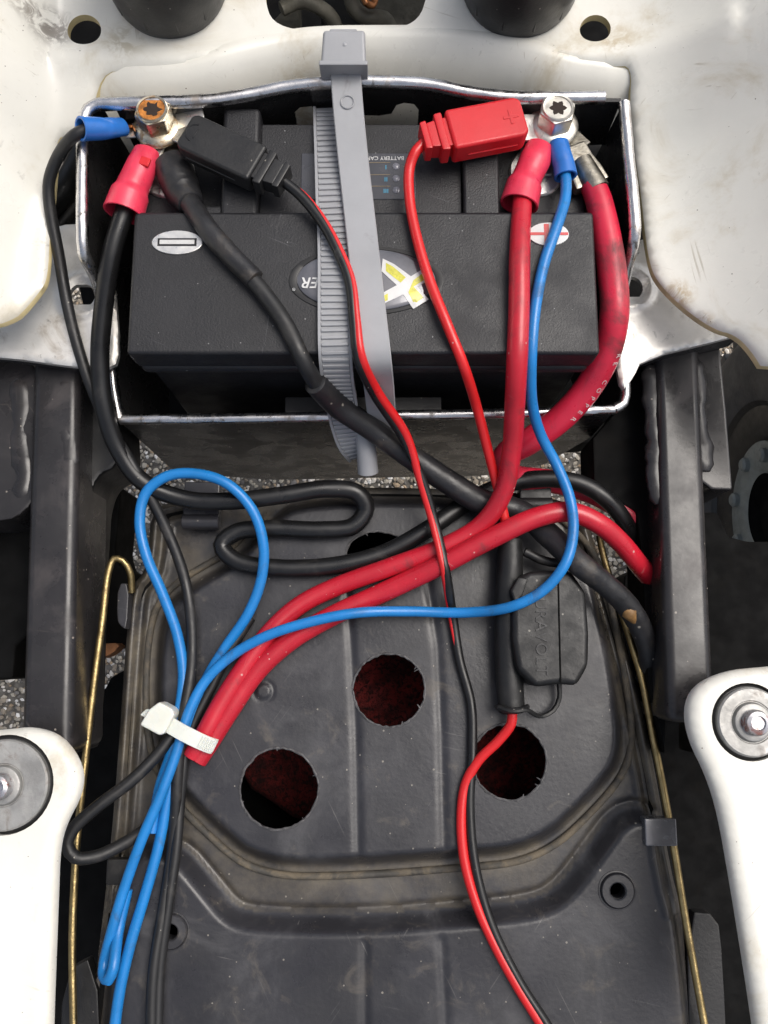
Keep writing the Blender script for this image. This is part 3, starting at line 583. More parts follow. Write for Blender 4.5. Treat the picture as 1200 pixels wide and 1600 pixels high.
# ------------------------------------------------------------------ battery tray
def tray():
    t = thing('battery_tray', 'black steel battery tray with a bare metal rim', 'battery tray', (0, 160, -115))
    left = W((187, 655, -40), (178, 600, -39), (173, 545, -36), (152, 440, -16), (131, 395, -3), (129, 360, 0), (129, 260, 1), (130, 195, 2), (138, 172, 2.5), (156, 163, 3))
    back = W((156, 163, 3), (250, 160, 3), (330, 157, 3), (390, 148, 3), (450, 136, 3.4), (530, 129, 3.8), (600, 129, 3.8), (670, 133, 3.5), (730, 145, 3), (790, 152, 3), (880, 153, 3), (944, 152, 3))
    right = W((976, 160, 2), (983, 240, 1), (990, 310, 0), (992, 368, -3), (980, 420, -14), (966, 500, -30), (974, 560, -36), (977, 605, -39), (974, 630, -40), (960, 639, -40))
    front = W((960, 639, -40), (800, 645, -40), (600, 649, -40), (400, 653, -40), (187, 655, -40))
    for n_, p, r_ in (('rim', left, 2.3), ('rim', back, 2.5), ('rim', right, 2.3), ('rim', front, 2.1)):
        obj(n_, tube(p, r_, 14, 3, jitter=.05, wob=.16), M['chrome'], t)
    def wall(p, inset, zb, skip=None, thick=1.6):
        C, _ = catmull(p, 1, 4); V, F = [], []
        cen = Vector((0, 160, 0))
        for c in C:
            o = (Vector((c.x, c.y, 0))-cen).normalized()
            b = Vector((c.x, c.y, zb))-o*inset
            V += [c-o*.8, b-o*.8, b+o*(thick-.8), c+o*(thick-.8)]
        for i in range(len(C)-1):
            for k in range(4): F.append((i*4+k, i*4+(k+1) % 4, (i+1)*4+(k+1) % 4, (i+1)*4+k))
        F += [(0, 1, 2, 3), tuple(len(V)-4+k for k in (3, 2, 1, 0))]
        return V, F
    obj('side_wall', wall(left, 8, -100), M['trayblk'], t)
    obj('side_wall', wall(right, 8, -90), M['trayblk'], t)
    # front wall, its lower corners cut away
    C, _ = catmull(front, 1, 4); V, F = [], []
    def on_plane(px, py, yw):
        p0 = Vector((0, 0, HC)); r_ = P(px, py, 0)-p0; q_ = p0+r_*(yw/r_.y); return q_.x, q_.z
    be = sorted(on_plane(a_, b_, C[0].y) for a_, b_ in ((187, 664), (235, 700), (262, 716), (330, 728), (420, 736), (760, 736), (800, 732), (850, 722), (920, 682), (962, 652)))
    for c in C:
        zb = min(c.z-1, float(np.interp(c.x, [q[0] for q in be], [q[1] for q in be])))
        V += [Vector((c.x, c.y+.8, c.z)), Vector((c.x, c.y+.8, zb)), Vector((c.x, c.y-.9, zb)), Vector((c.x, c.y-.9, c.z))]
    for i in range(len(C)-1):
        for k in range(4): F.append((i*4+k, i*4+(k+1) % 4, (i+1)*4+(k+1) % 4, (i+1)*4+k))
    F += [(0, 1, 2, 3), tuple(len(V)-4+k for k in (3, 2, 1, 0))]
    obj('front_wall', (V, F), M['trayblk'], t)
    # back wall with the notched slot (built flat in x-z, then bent along the rim)
    yb = back[5].y
    topz = lambda x: 3.0+.0*x
    ol = [(-104, 2.5), (-60, 2.5), (0, 2.8), (60, 2.5), (92, 2.5), (92, -112), (-104, -112)]
    slot = [(-36, -10), (-33.5, -7.4), (-29, -7.4), (-26.5, -11), (-24, -14), (-2, -14.5), (3, -13), (5, -7.5), (8, -6), (12, -6.5), (14, -10), (14, -40), (-36, -40)]
    vf = sheet([Vector(a) for a in ol], [[Vector(a) for a in slot]], lambda x, y: 0*x, 1.6, 4)
    CB, _ = catmull(back, 1, 2); bx = np.array([c.x for c in CB]); by = np.array([c.y for c in CB])
    vv = [Vector((a[0], float(np.interp(a[0], bx, by))+a[2], a[1])) for a in vf[0]]
    obj('back_wall', (vv, vf[1]), M['trayblk'], t, angle=30)
    obj('floor', box(-84, 72, 103, 220, -137, -134, .5), M['trayblk'], t)
    # black strap plates on the front edge inside the tray
    obj('front_lip', box(P(445, 620, -42).x, P(690, 620, -42).x, front[2].y+2, front[2].y+9, -60, -43, .6), M['blackplas'], t)
    return front
front_rim = tray()
tag(obj('rubber_peg', tube([P(566, 672, -42), P(572, 700, -46), P(575, 738, -52)], [3.6, 4.2, 4.4], 18), M['steel' if False else 'strap']), 'short brownish grey peg below the grey strap on the tray front', 'peg')

# ================================================================== BATTERY
bx0, bx1 = P(197, 555, 0).x, P(938, 552, 0).x
yf, ym, yb = P(600, 553, 0).y, P(600, 330, 0).y, P(600, 192, -7).y
bat = thing('battery', 'black plastic battery with an oval badge and charge indicator, sitting in the tray', 'battery', ((bx0+bx1)/2, (yf+yb)/2, -113))
def bpx(x0, x1, y0, y1, z): return P(x0, y1, z).x, P(x1, y1, z).x, P(600, y1, z).y, P(600, y0, z).y
obj('case', box(bx0+2.5, bx1-2.5, yf+2.5, yb-1, -133, -13, 2.0, 3), M['batt'], bat)
obj('case_ledge', box(bx0+.8, bx1-.8, yf-.6, yb-.4, -21, -14.5, 2.5, 3), M['batt'], bat)
cover = obj('cover', join(box(bx0, bx1, yf, ym, -12.5, 0, 1.6, 3), box(bx0+.4, bx1-.4, yf+.6, yb, -16, -11.5, .8)), M['batt'], bat)
a = bpx(405, 722, 195, 335, -6); obj('label_ledge', box(a[0], a[1], ym-3, a[3], -14, -5.5, .7), M['batt'], bat)
lx0, lx1 = P(346, 260, -2).x, P(405, 260, -2).x
obj('divider', box(lx0, lx1, ym-3, P(600, 166, -1).y, -14, -1.2, 2.0, 3), M['batt'], bat)
rx0, rx1 = P(724, 290, -2).x, P(780, 290, -2).x
obj('divider', box(rx0, rx1, ym-3, P(600, 168, -1).y, -14, -1.6, 1.2, 3), M['batt'], bat)
obj('terminal_well_rim', box(P(322, 320, -4).x, lx0+1, ym-3, ym+4, -14, -3.0, 1), M['batt'], bat)
# terminals
for (px, py, nm) in ((262, 270, 'minus'), (838, 268, 'plus')):
    c = P(px, py, -10.5)
    obj('terminal_post', join(lathe([(0, -13.5), (10.8, -13.5), (10.8, -10.6), (10.2, -10), (0, -10)], Matrix.Translation((c.x, c.y, 0)), 40),
        box(c.x-6, c.x+6, c.y-2, c.y+22, -12, -9.5, .5)), M['tin'], bat)
# charge indicator label: the print faces the far side of the battery
Z5 = -5.5
a = bpx(470, 650, 240, 312, Z5)
lab = obj('indicator_label', box(a[0], a[1], a[2], a[3], Z5-1, Z5+.35, .2, 1), M['wornlabel'], bat)
R180 = Matrix.Rotation(math.pi, 4, 'Z')
text('BATTERY CAPACITY', 2.25, M['badgewhite'], Matrix.Translation(P(590, 247, Z5+.35)) @ R180, lab, 'indicator_heading', .08, 1.02, .015)
for py, s in ((260, 'I'), (279, 'II'), (297, 'III')):
    p = P(619, py, Z5+.35); obj('indicator_lamp', lathe([(0, -.3), (1.45, -.3), (1.45, .15), (1.1, .4), (0, .5)], Matrix.Translation(p), 20), M['led'], lab)
    text(s, 2.4, M['cyan'], Matrix.Translation(P(603, py+1, Z5+.38)) @ R180, lab, 'indicator_mark', .06, 1.1, .05)
    q = P(590, py-6, Z5+.4); obj('indicator_line', box(q.x-9, q.x+5, q.y-.12, q.y+.12, Z5+.2, Z5+.45, 0), M['tan'], lab, smooth=False)
    q = P(632, py, Z5+.4); obj('indicator_tick', box(q.x-.5, q.x+.5, q.y-.15, q.y+.15, Z5+.2, Z5+.45, 0), M['tan'], lab, smooth=False)
# oval badge
c0 = P(572, 438, 0); RX = (P(692, 438, 0).x-P(450, 438, 0).x)/2; RY = (P(572, 386, 0).y-P(572, 494, 0).y)/2
def oval(rx, ry, z, n=64): return [Vector((c0.x+rx*math.cos(k*2*math.pi/n), c0.y+ry*math.sin(k*2*math.pi/n), z)) for k in range(n)]
def dome(rings):
    V, F = [], []
    for (s, z) in rings: V += oval(RX*s if s > .02 else .01, RY*s if s > .02 else .01, z)
    for i in range(len(rings)-1):
        for k in range(64): F.append((i*64+k, i*64+(k+1) % 64, (i+1)*64+(k+1) % 64, (i+1)*64+k))
    F.append(tuple(range(64))[::-1]); return V, F
obj('badge_border', dome([(1.0, -.5), (1.0, .2), (.99, .35), (.91, .35), (.88, -.2)]), M['badgeblk'], bat)
bd = obj('badge', dome([(.90, -.3), (.895, .35), (.88, .7), (.8, 1.15), (.5, 1.5), (.2, 1.6), (.0, 1.62)]), M['dome'], bat)
def zb(p):   # height of the badge dome
    e = math.hypot((p.x-c0.x)/RX, (p.y-c0.y)/RY); return float(np.interp(e, [0, .2, .5, .8, .92, .94], [1.62, 1.6, 1.5, 1.15, .7, .35]))
def mark(pts, m, name, h=.22, lift=0.0):
    P2 = [P(a, b, 1.5) for a, b in pts]
    o = chaikin(P2, 0); vf = sheet(o, [], lambda x, y: np.array([zb(Vector((i, j)))+h+lift for i, j in zip(x, y)]), h+.25, 1.5)
    obj(name, vf, M[m], bd, angle=30)
mark([(598, 404), (616, 413), (642, 432), (664, 418), (678, 432), (652, 448), (670, 466), (646, 481), (630, 460), (600, 474), (590, 462), (620, 446), (596, 424)], 'badgewhite', 'emblem_outline')
mark([(603, 411), (614, 417), (634, 434), (626, 442), (603, 424)], 'badgeyel', 'emblem_arm', .22, .1)
mark([(646, 438), (664, 424), (671, 432), (646, 448), (662, 464), (647, 474), (638, 457)], 'badgeyel', 'emblem_arm', .22, .1)
mark([(596, 464), (606, 459), (606, 469), (598, 472)], 'badgeyel', 'emblem_arm', .22, .1)
text('ER', 6.0, M['badgewhite'], Matrix.Translation(P(484, 441, 1.45)) @ R180 @ Matrix.Shear('XY', 4, (0, 0)) @ Matrix(((1, .28, 0, 0), (0, 1, 0, 0), (0, 0, 1, 0), (0, 0, 0, 1))) , bd, 'badge_lettering', .10, 1.05, .06)
text('®', 1.6, M['badgewhite'], Matrix.Translation(P(459, 452, .75)) @ R180, bd, 'badge_lettering', .10)
# pole badges
for px, py, rx, ry, k in ((277, 379, 41, 18.5, '-'), (857, 366, 33, 18, '+')):
    c = P(px, py, .3); s = 1/4.25
    m4 = Matrix.Translation(c)
    el = [Vector((rx*s*math.cos(i*math.pi/20), ry*s*1.12*math.sin(i*math.pi/20), 0)) for i in range(40)]
    b = obj('pole_badge', prism([(v.x, v.y) for v in el], -.6, .35, .3, 2, m4), M['badgewhite'] if k == '+' else M['tin'], bat)
    if k == '-':
        obj('minus_mark', join(box(-7.4, 7.4, -1.6, 1.6, .2, .50, .1, 1, m4)), M['badgeblk'], b)
        obj('minus_bar', box(-6.6, 6.6, -.9, .9, .4, .62, .1, 1, m4), M['badgewhite'], b)
    else:
        obj('plus_mark', box(-7.4, 7.4, -.55, .55, .2, .52, 0, 1, m4), M['badgered'], b, smooth=False)
        obj('plus_mark', box(-1.7, .2, -4.0, 4.0, .2, .50, 0, 1, m4), M['badgered'], b, smooth=False)

# ================================================================== BOLTS AND LUGS
def bolt(px, py, z, rusty):
    c = P(px, py, z); SC = 1.12
    tilt = Matrix.Translation(c) @ Matrix.Rotation(math.radians(-5), 4, 'X') @ Matrix.Diagonal((SC, SC, SC*1.15, 1))
    t = thing('terminal_bolt', 'rust-filled flanged hex bolt on the negative terminal' if rusty else 'clean silver flanged hex bolt with a star socket on the positive terminal', 'bolt', c)
    mm = M['boltrust'] if rusty else M['bolt']
    obj('flange', lathe([(0, 0), (8.6, 0), (8.8, .7), (8.3, 1.4), (6.4, 2.4), (0, 2.6)], tilt, 40), mm, t)
    hexp = [(6.6*math.cos(k*math.pi/3+.3), 6.6*math.sin(k*math.pi/3+.3)) for k in range(6)]
    V, F = [], []
    hb = prism(hexp, 2.0, 8.0, .9, 2, tilt); obj('hex_head', hb, mm, t)
    obj('head_rim', lathe([(5.3, 7.6), (5.5, 8.2), (5.2, 8.6), (4.6, 8.5), (4.5, 8.0)], tilt, 32), mm, t)
    obj('head_face', lathe([(0, 8.05), (4.7, 8.12)], tilt, 24, .0), M['rust'] if rusty else mm, t)
    n_ = 6
    star = []
    for k in range(24):
        a_ = k*2*math.pi/24; star.append(((2.55+.55*math.cos(6*a_))*math.cos(a_), (2.55+.55*math.cos(6*a_))*math.sin(a_)))
    if rusty: star = [(x*1.05*(1+.15*random.uniform(-1, 1)), y*(1+.2*random.uniform(-1, 1))) for x, y in star]
    obj('star_socket', prism(star, 7.2, 8.22, 0, 1, tilt), M['socketdark'], t, smooth=False)  # solid star; the shade inside the socket is put into its colour
bolt(248, 200, -4.6, True)
bolt(864, 198, -4.6, False)
def ring_terminal(par, cpx, tip, z, r, wt, t_=.9, m='tin', zt=None):
    c = P(*cpx, z); e = P(*tip, z if zt is None else zt); d = e-c; L = d.length
    a0 = math.asin(min(.95, wt/2/r)); pts = [(r*math.cos(k), r*math.sin(k)) for k in np.linspace(a0, 2*math.pi-a0, 28)]
    pts += [(L, -wt/2), (L, wt/2)]
    obj('ring', prism(pts, -t_/2, t_/2, .15, 1, frame(c, d)), M[m], par)
def sleeve(par, pts, rads, m, seg=24, open_end=True, name='crimp_sleeve', flat=1.0):
    C, R = catmull(pts, rads, .8); T, N = transport(C)
    prof = list(zip(C, T, R)); V, F = [], []
    up = Vector((0, 0, 1))
    def rg(c, t_, r_, f):
        s = up.cross(t_).normalized(); n_ = t_.cross(s); k0 = len(V)
        V.extend(c+(s*math.cos(k*2*math.pi/seg)+n_*math.sin(k*2*math.pi/seg)*f)*r_ for k in range(seg)); return k0
    m_ = len(prof); idx = []
    for i, (c, t_, r_) in enumerate(prof): idx.append(rg(c, t_, r_, flat+(1-flat)*min(1, i/(m_*.55))))
    if open_end:
        c, t_, r_ = prof[-1]; idx.append(rg(c+t_*.15, t_, r_-.35, 1)); idx.append(rg(c, t_, r_-.9, 1)); idx.append(rg(c-t_*5, t_, r_-1.4, 1))
    for a_, b_ in zip(idx[:-1], idx[1:]):
        for k in range(seg): F.append((a_+k, a_+(k+1) % seg, b_+(k+1) % seg, b_+k))
    F.append(tuple(range(idx[0], idx[0]+seg)))
    if not open_end: F.append(tuple(range(idx[-1], idx[-1]+seg)))
    return obj(name, (V, F), M[m], par)
def cable(label, cat, start, name='cable', group=None): return thing(name, label, cat, P(*start), group)

ZL = -62.0      # airbox cover surface
# thin black wire with the blue ring terminal (negative side)
c = cable('thin black wire from the blue ring terminal at the rusty bolt', 'wire', (300, 1000, ZL), 'battery_wire')
ring_terminal(c, (248, 203), (196, 205), -6.0, 6.3, 6.0, .8)
obj('bare_strands', tube([P(206, 198, -4.5), P(186, 199, -1)], 1.1, 8), M['copper'], c)
sleeve(c, [P(192, 198, -2), P(172, 200, 2), P(164, 201, 4), P(126, 201, 10)], [3.9, 4.1, 4.0, 4.4], 'bluesleeve', flat=.75)
obj('wire', tube(W((140, 200, 8), (116, 212, 8), (90, 245, 0), (76, 285, -6), (77, 320, -10), (92, 400, -18), (106, 480, -24), (130, 570, -30), (162, 650, -36), (215, 740, -44), (262, 830, -54), (288, 900, ZL+4), (299, 970, ZL+4), (299, 1040, ZL+4), (289, 1110, ZL+6), (281, 1165, ZL+6), (277, 1220, ZL+5), (270, 1320, ZL+1), (255, 1420, ZL+2), (240, 1510, ZL+3), (236, 1580, ZL+3), (238, 1690, ZL+3)), 2.35, 14, wob=.12), M['oldblack'], c)
# thick black cable with the red crimp (negative side)
c = cable('thick black cable from the red crimp at the rusty bolt', 'cable', (400, 870, ZL), 'battery_cable')
ring_terminal(c, (250, 206), (226, 252), -7.2, 6.8, 9.5, 1.2, zt=-4)
sl = sleeve(c, [P(229, 238, -4), P(222, 258, -3), P(212, 282, -3), P(206, 296, -3), P(203, 304, -3), P(198, 318, -3), P(193, 334, -3)], [5.2, 6.0, 6.2, 6.4, 7.4, 7.6, 7.9], 'redsleeve', flat=.8)
q = P(226, 252, 2.2); obj('crimp_dent', box(-1.8, 1.8, -2.0, 2.0, -.9, .35, .3, 1, frame(q, P(206, 300, 2.6)-q)), M['redplug'], sl)
obj('wire', tube(W((203, 305, -3), (193, 335, -4), (176, 390, -7), (163, 470, -15), (156, 560, -24), (163, 640, -32), (184, 700, -40), (222, 752, -46), (290, 780, -50), (360, 783, -50), (440, 774, -50), (510, 764, -51), (558, 770, -53), (572, 795, -56), (552, 822, -57), (500, 828, -57), (420, 826, -57), (368, 832, -57), (346, 852, -57), (368, 876, -57), (430, 887, -57), (520, 884, -57), (600, 864, -57), (670, 826, -56), (730, 785, -58), (790, 757, -58), (850, 748, -57), (905, 755, -56), (950, 782, -58), (985, 830, -66), (1004, 880, -84)), 3.75, 18), M['black'], c)
# taped negative cable
c = cable('taped black negative cable running across the strap to the right brass wire', 'cable', (760, 790, ZL), 'battery_cable')
ring_terminal(c, (252, 208), (276, 268), -8.6, 6.6, 11, 1.6, 'dulltin', zt=-7.5)
obj('lug_barrel', tube([P(268, 252, -7), P(284, 290, -5)], [5.2, 5.4], 20), M['dulltin'], c)
obj('tape_wrap', tube(W((268, 258, -5.5), (276, 275, -4), (286, 300, -3), (298, 318, -1)), [6.9, 7.4, 7.0, 5.2], 20, 1.2, .03), M['tape'], c)
obj('tape_collar', tube(W((292, 310, -1), (330, 365, 3.6), (366, 405, 3.7), (398, 437, 3.7)), [4.0, 4.1, 4.0, 3.9], 18, 1.5, .02), M['tape'], c)
obj('wire', tube(W((388, 430, 3.6), (415, 462, 3.2), (448, 510, 3), (472, 560, 1), (497, 605, -10)), [3.2]*5, 16), M['oldblack'], c)
obj('tape_sheath', tube(W((492, 598, -8), (530, 634, -24), (580, 668, -34), (640, 712, -42), (700, 754, -47), (750, 784, -50), (812, 800, -51), (860, 838, -46), (905, 880, -38), (945, 912, -42), (978, 945, -48), (1003, 988, -55), (1012, 1030, -62), (1004, 1062, -72)), [4.4, 5.0, 4.8, 5.0, 5.2, 5.4, 5.0, 5.2, 5.0, 4.6, 4.8, 4.6, 4.0, 3.0], 20, 1.6, .012, wob=.2), M['tape'], c)
q = P(984, 958, -46.4); obj('rubbed_patch', tube([P(974, 943, -45.0), P(983, 957, -46.6), P(992, 972, -48.8)], [1.5, 3.2, 1.4], 12, 1), M['bare'], c)
# red cable with red crimp (positive side)
c = cable('red cable from the red crimp at the clean bolt, down to the zip tie', 'cable', (500, 940, ZL), 'battery_cable')
ring_terminal(c, (862, 202), (838, 240), -7.2, 6.8, 9.5, 1.2, zt=-4)
sl = sleeve(c, [P(843, 230, -4), P(836, 250, -3), P(826, 272, -3), P(822, 282, -3), P(819, 290, -3), P(814, 308, -3), P(811, 320, -3)], [5.4, 6.2, 5.8, 6.0, 7.0, 7.3, 7.5], 'redsleeve', flat=.8)
q = P(838, 243, 2.0); obj('crimp_dent', box(-1.6, 1.6, -1.9, 1.9, -.9, .35, .3, 1, frame(q, P(822, 290, 2.4)-q)), M['redplug'], sl)
obj('wire', tube(W((818, 292, -3), (815, 330, 0), (812, 400, 4), (811, 480, 4), (808, 560, 1), (804, 640, -14), (800, 700, -26), (786, 770, -38), (752, 820, -46), (690, 856, -50), (610, 886, -53), (530, 915, -56), (468, 946, -57), (420, 990, -57), (380, 1045, -57), (345, 1100, -57), (318, 1150, -57), (300, 1182, -58)), [3.7, 3.8]+[3.95]*16, 18), M['red'], c)
# second red cable out of the tie
c = cable('red cable from the zip tie to the right frame rail, crossing above the fuse holder', 'cable', (600, 930, ZL), 'battery_cable')
obj('wire', tube(W((308, 1188, -59), (330, 1155, -59), (362, 1105, -58.5), (402, 1048, -58), (455, 1000, -57), (520, 962, -56), (600, 925, -54), (690, 882, -48), (770, 840, -43), (840, 808, -40), (890, 800, -40), (935, 818, -42), (970, 848, -48), (1000, 884, -56), (1030, 920, -70)), 4.2, 18), M['red'], c)
# big red cable with the bare lug
c = cable('thickest red cable with white printing and a bare metal lug at the clean bolt', 'cable', (860, 670, -40), 'battery_cable')
ring_terminal(c, (866, 203), (905, 238), -8.6, 7.2, 12, 1.8, 'dulltin', zt=-7)
obj('lug_barrel', join(prism([(0, -5.5), (7, -6.2), (13, -6.8), (19, -7.2), (19, 7.2), (13, 6.8), (7, 5.6), (0, 5.2)], -3, 1.6, 1.2, 2, frame(P(894, 228, -7), P(931, 300, -6)-P(894, 228, -7))), tube([P(908, 252, -6), P(932, 298, -6)], [4.2, 5.3], 18)), M['dulltin'], c)
BR = W((926, 288, -6), (936, 315, -6), (948, 370, -6), (957, 430, -6), (960, 490, -8), (950, 545, -16), (924, 598, -27), (880, 650, -36), (826, 690, -44), (790, 712, -50), (800, 742, -58), (860, 752, -64), (930, 772, -66), (985, 805, -66), (1030, 850, -72))
bigw = obj('wire', tube(BR, [4.9, 5.2, 5.5, 5.6, 5.6, 5.6, 5.6, 5.6, 5.6, 5.4, 5.2, 5.0, 5.0, 5.0, 5.0], 24), M['bigred'], c)
camv = Vector((0, 0, HC))
CB, _ = catmull(BR, 1, .5)
def on_cable(px, py):
    best = min(CB, key=lambda p: (lambda r: (r[0]-px)**2+(r[1]-py)**2)(proj(p)))
    i = CB.index(best); return best, (CB[min(i+3, len(CB)-1)]-CB[max(0, i-3)]).normalized()
def proj(p):
    c_, s_ = math.cos(TILT), math.sin(TILT); d = p-camv
    dz = d.y*s_-d.z*c_; up_ = d.y*c_+d.z*s_
    return 600+FPX*d.x/dz, 800-FPX*up_/dz
for s_, px, py in (('R', 972, 558), ('E', 966, 569), ('C', 954, 597), ('O', 947, 613), ('P', 939, 627), ('P', 932, 640), ('E', 923, 652), ('R', 913, 662)):
    p, tg = on_cable(px-14, py-8)
    side = Vector((0, 0, 1)).cross(tg).normalized()
    if side.x < 0: side = -side
    upv = tg.cross(side); upv = upv if upv.z > 0 else -upv
    nrm = (side*.72+upv*.70).normalized()
    x_ = tg; y_ = nrm.cross(x_)
    Mx = Matrix.Identity(4)
    for i, a_ in enumerate((x_, y_, nrm)):
        for j in range(3): Mx[j][i] = a_[j]
    o_ = p+nrm*5.55
    for j in range(3): Mx[j][3] = o_[j]
    text(s_, 3.0, M['print'], Mx, bigw, 'printed_letter', .10)
# blue wire, positive side, to the tie and the dangling end
c = cable('blue wire from the blue ring terminal at the clean bolt', 'wire', (600, 957, ZL), 'signal_wire')
ring_terminal(c, (866, 205), (872, 228), -6.2, 6.2, 6.0, .8, zt=-4)
sleeve(c, [P(873, 224, -3), P(877, 245, -2), P(881, 258, -2), P(884, 276, -2)], [3.9, 4.2, 4.2, 4.5], 'bluesleeve', flat=.85)
obj('wire', tube(W((880, 258, -2), (884, 280, -1), (883, 310, 0), (871, 350, 2.6), (850, 410, 2.6), (836, 480, 2.6), (830, 560, -1), (832, 630, -15), (846, 680, -27), (872, 730, -33), (891, 780, -33), (896, 830, -34), (884, 880, -34), (850, 922, -37.5), (800, 948, -41.5), (730, 957, -51), (640, 955, -52), (560, 957, -47), (490, 970, -48), (420, 992, -50), (365, 1022, -53), (322, 1062, -54), (296, 1110, -54), (276, 1175, -54), (252, 1240, -54), (222, 1310, -55), (195, 1385, -57), (176, 1450, -58), (163, 1505, -60), (162, 1525, -58), (170, 1532, -55), (178, 1512, -54), (181, 1490, -56), (186, 1455, -60), (200, 1390, -61)), 2.15, 14, wob=.10), M['blue'], c)
# the blue loop
c = cable('blue wire looped above the zip tie, its tail hanging to the bottom edge', 'wire', (320, 1060, ZL), 'signal_wire')
obj('wire', tube(W((238, 1300, -59), (250, 1230, -59), (268, 1175, -58.5), (281, 1110, -58.5), (286, 1050, -58), (276, 990, -56), (252, 925, -52), (228, 868, -48), (218, 815, -46), (228, 770, -44), (262, 744, -42), (310, 741, -41), (356, 757, -41), (394, 797, -44), (411, 850, -48), (408, 905, -52), (388, 958, -55), (352, 1012, -58), (326, 1055, -59), (304, 1105, -59), (284, 1165, -58.5), (264, 1240, -58.5), (248, 1320, -59), (226, 1400, -59), (204, 1475, -59), (188, 1545, -59), (178, 1620, -59), (174, 1700, -59)), 2.2, 14, wob=.10), M['blue'], c)
# black wire stub and black looped wire at the tie
c = cable('thin black wire with a loose cut end beside the red cables at the zip tie', 'wire', (350, 1040, ZL), 'signal_wire')
obj('wire', tube(W((392, 965, -59), (376, 990, -59), (352, 1030, -59), (328, 1078, -59.3), (302, 1130, -59.5), (290, 1175, -59.6), (282, 1240, -60), (276, 1320, -60), (262, 1420, -60), (250, 1510, -60), (246, 1600, -60), (246, 1700, -60)), 2.2, 14), M['oldblack'], c)
c = cable('thin black wire looped over the left brass wire below the zip tie', 'wire', (160, 1280, ZL), 'signal_wire')
obj('wire', tube(W((268, 1150, -57), (245, 1180, -56), (205, 1220, -54), (150, 1262, -52), (114, 1296, -51), (105, 1320, -51), (118, 1340, -52), (150, 1338, -55), (190, 1320, -58), (226, 1296, -60), (250, 1270, -60.5)), 2.5, 14), M['oldblack'], c)
# white zip tie
def zip_tie():
    c_ = P(294, 1144, -56); ax = (P(336, 1168, -56)-P(250, 1122, -56)).normalized()
    bd_ = Vector((0, 0, 1)).cross(ax).normalized()
    t = thing('zip_tie', 'white nylon zip tie cinching the blue, black and red wires', 'zip tie', (c_.x, c_.y, ZL))
    pts = [c_+ax*(11.3*math.cos(k*2*math.pi/48))+Vector((0, 0, 1))*(5.6*math.sin(k*2*math.pi/48)+.3) for k in range(49)]
    V, F = [], []
    for i, p in enumerate(pts):
        o = (p-c_).normalized()
        for s in (-3.1, 3.1):
            V += [p+bd_*s, p+bd_*s+o*1.3]
    for i in range(len(pts)-1):
        a_ = i*4; b_ = a_+4
        F += [(a_, a_+2, b_+2, b_), (a_+1, b_+1, b_+3, a_+3), (a_, b_, b_+1, a_+1), (a_+2, a_+3, b_+3, b_+2)]
    obj('band', (V, F), M['white_nylon'], t, angle=50)
    ribs = []
    for k in range(0, 9):
        a_ = .08+k*.11; p = c_+ax*(12.5*math.cos(a_))+Vector((0, 0, 1))*(6.8*math.sin(a_)+.4)
        ribs.append(tube([p-bd_*2.3, p+bd_*2.3], .33, 6, 3))
    obj('teeth', join(*ribs), M['white_nylon'], t)
    h = P(252, 1122, -52); m = frame(h, ax)
    obj('head', join(prism([(-5.5, -5.5), (3.5, -5.5), (5, -4), (5, 4.5), (3, 6), (-3, 6), (-5.2, 1.5)], -5, 5.0, 1.1, 2, m, True)), M['white_nylon'], t)
    obj('tail', prism([(-8, -2.6), (-4, -2.6), (-4, 1.6), (-7, .5)], -1.5, 1.5, .3, 1, m, True), M['white_nylon'], t)
zip_tie()

# ================================================================== CHARGER LEADS
def plug(par, p0, p1, wd, h, m, sgn):
    d = p1-p0; L = d.length; f = frame(p0, d)
    b = L*.74
    body = [(0, -wd*.40), (2.2, -wd*.5), (b, -wd*.5), (b, wd*.5), (2.2, wd*.5), (0, wd*.40)]
    pl = obj('plug_body', prism(body, -h/2, h/2, 1.3, 3, f, True), M[m], par)
    obj('plug_neck', prism([(b-1, -wd*.36), (b+2, -wd*.36), (b+2, wd*.36), (b-1, wd*.36)], -h*.36, h*.36, .5, 2, f, True), M[m], par)
    obj('strain_relief', join(prism([(b+1.3, -wd*.48), (b+4.6, -wd*.46), (b+4.6, wd*.46), (b+1.3, wd*.48)], -h*.46, h*.46, .8, 2, f, True),
                              prism([(b+4.2, -wd*.34), (L-2.4, -wd*.3), (L-2.4, wd*.3), (b+4.2, wd*.34)], -h*.38, h*.38, .6, 2, f, True),
                              prism([(L-2.6, -wd*.36), (L, -wd*.33), (L, wd*.33), (L-2.6, wd*.36)], -h*.42, h*.42, .6, 2, f, True)), M[m], par)
    z = h/2
    if sgn > 0:
        obj('plus_mark', join(box(2.6, 8.6, -.6, .6, z-.2, z+.18, .1, 1, f), box(5.0, 6.2, -3, 3, z-.2, z+.2, .1, 1, f)), M[m], pl)
    else:
        obj('minus_mark', join(box(4.6, 5.4, -2.2, 2.2, z-.2, z+.2, .1, 1, f), tube([f @ Vector((5+3.6*math.cos(a_), 3.6*math.sin(a_), z)) for a_ in np.linspace(1.7, 4.6, 12)], .3, 6, 1)), M[m], pl)
    obj('seam', tube([f @ Vector((4, wd*.5*(-sgn)*-1, -h*.05)), f @ Vector((b*.8, wd*.5*sgn, -h*.05))], .35, 6, 3), M[m], pl)
    return f
c = cable('black plug with a black and red-striped charging wire from the rusty bolt', 'charging lead', (690, 870, ZL), 'charging_lead')
ring_terminal(c, (252, 202), (318, 178), -4.4, 7.5, 8, 1.0, zt=0)
obj('tab', prism([(-4, -5.5), (8, -5.5), (8, 5.5), (-4, 5.5)], -.6, .6, .2, 1, frame(P(286, 205, -2), P(330, 225, 4)-P(286, 205, -2))), M['tin'], c)
plug(c, P(292, 212, 6), P(446, 284, 7), 15.5, 9.5, 'blackplas', -1)
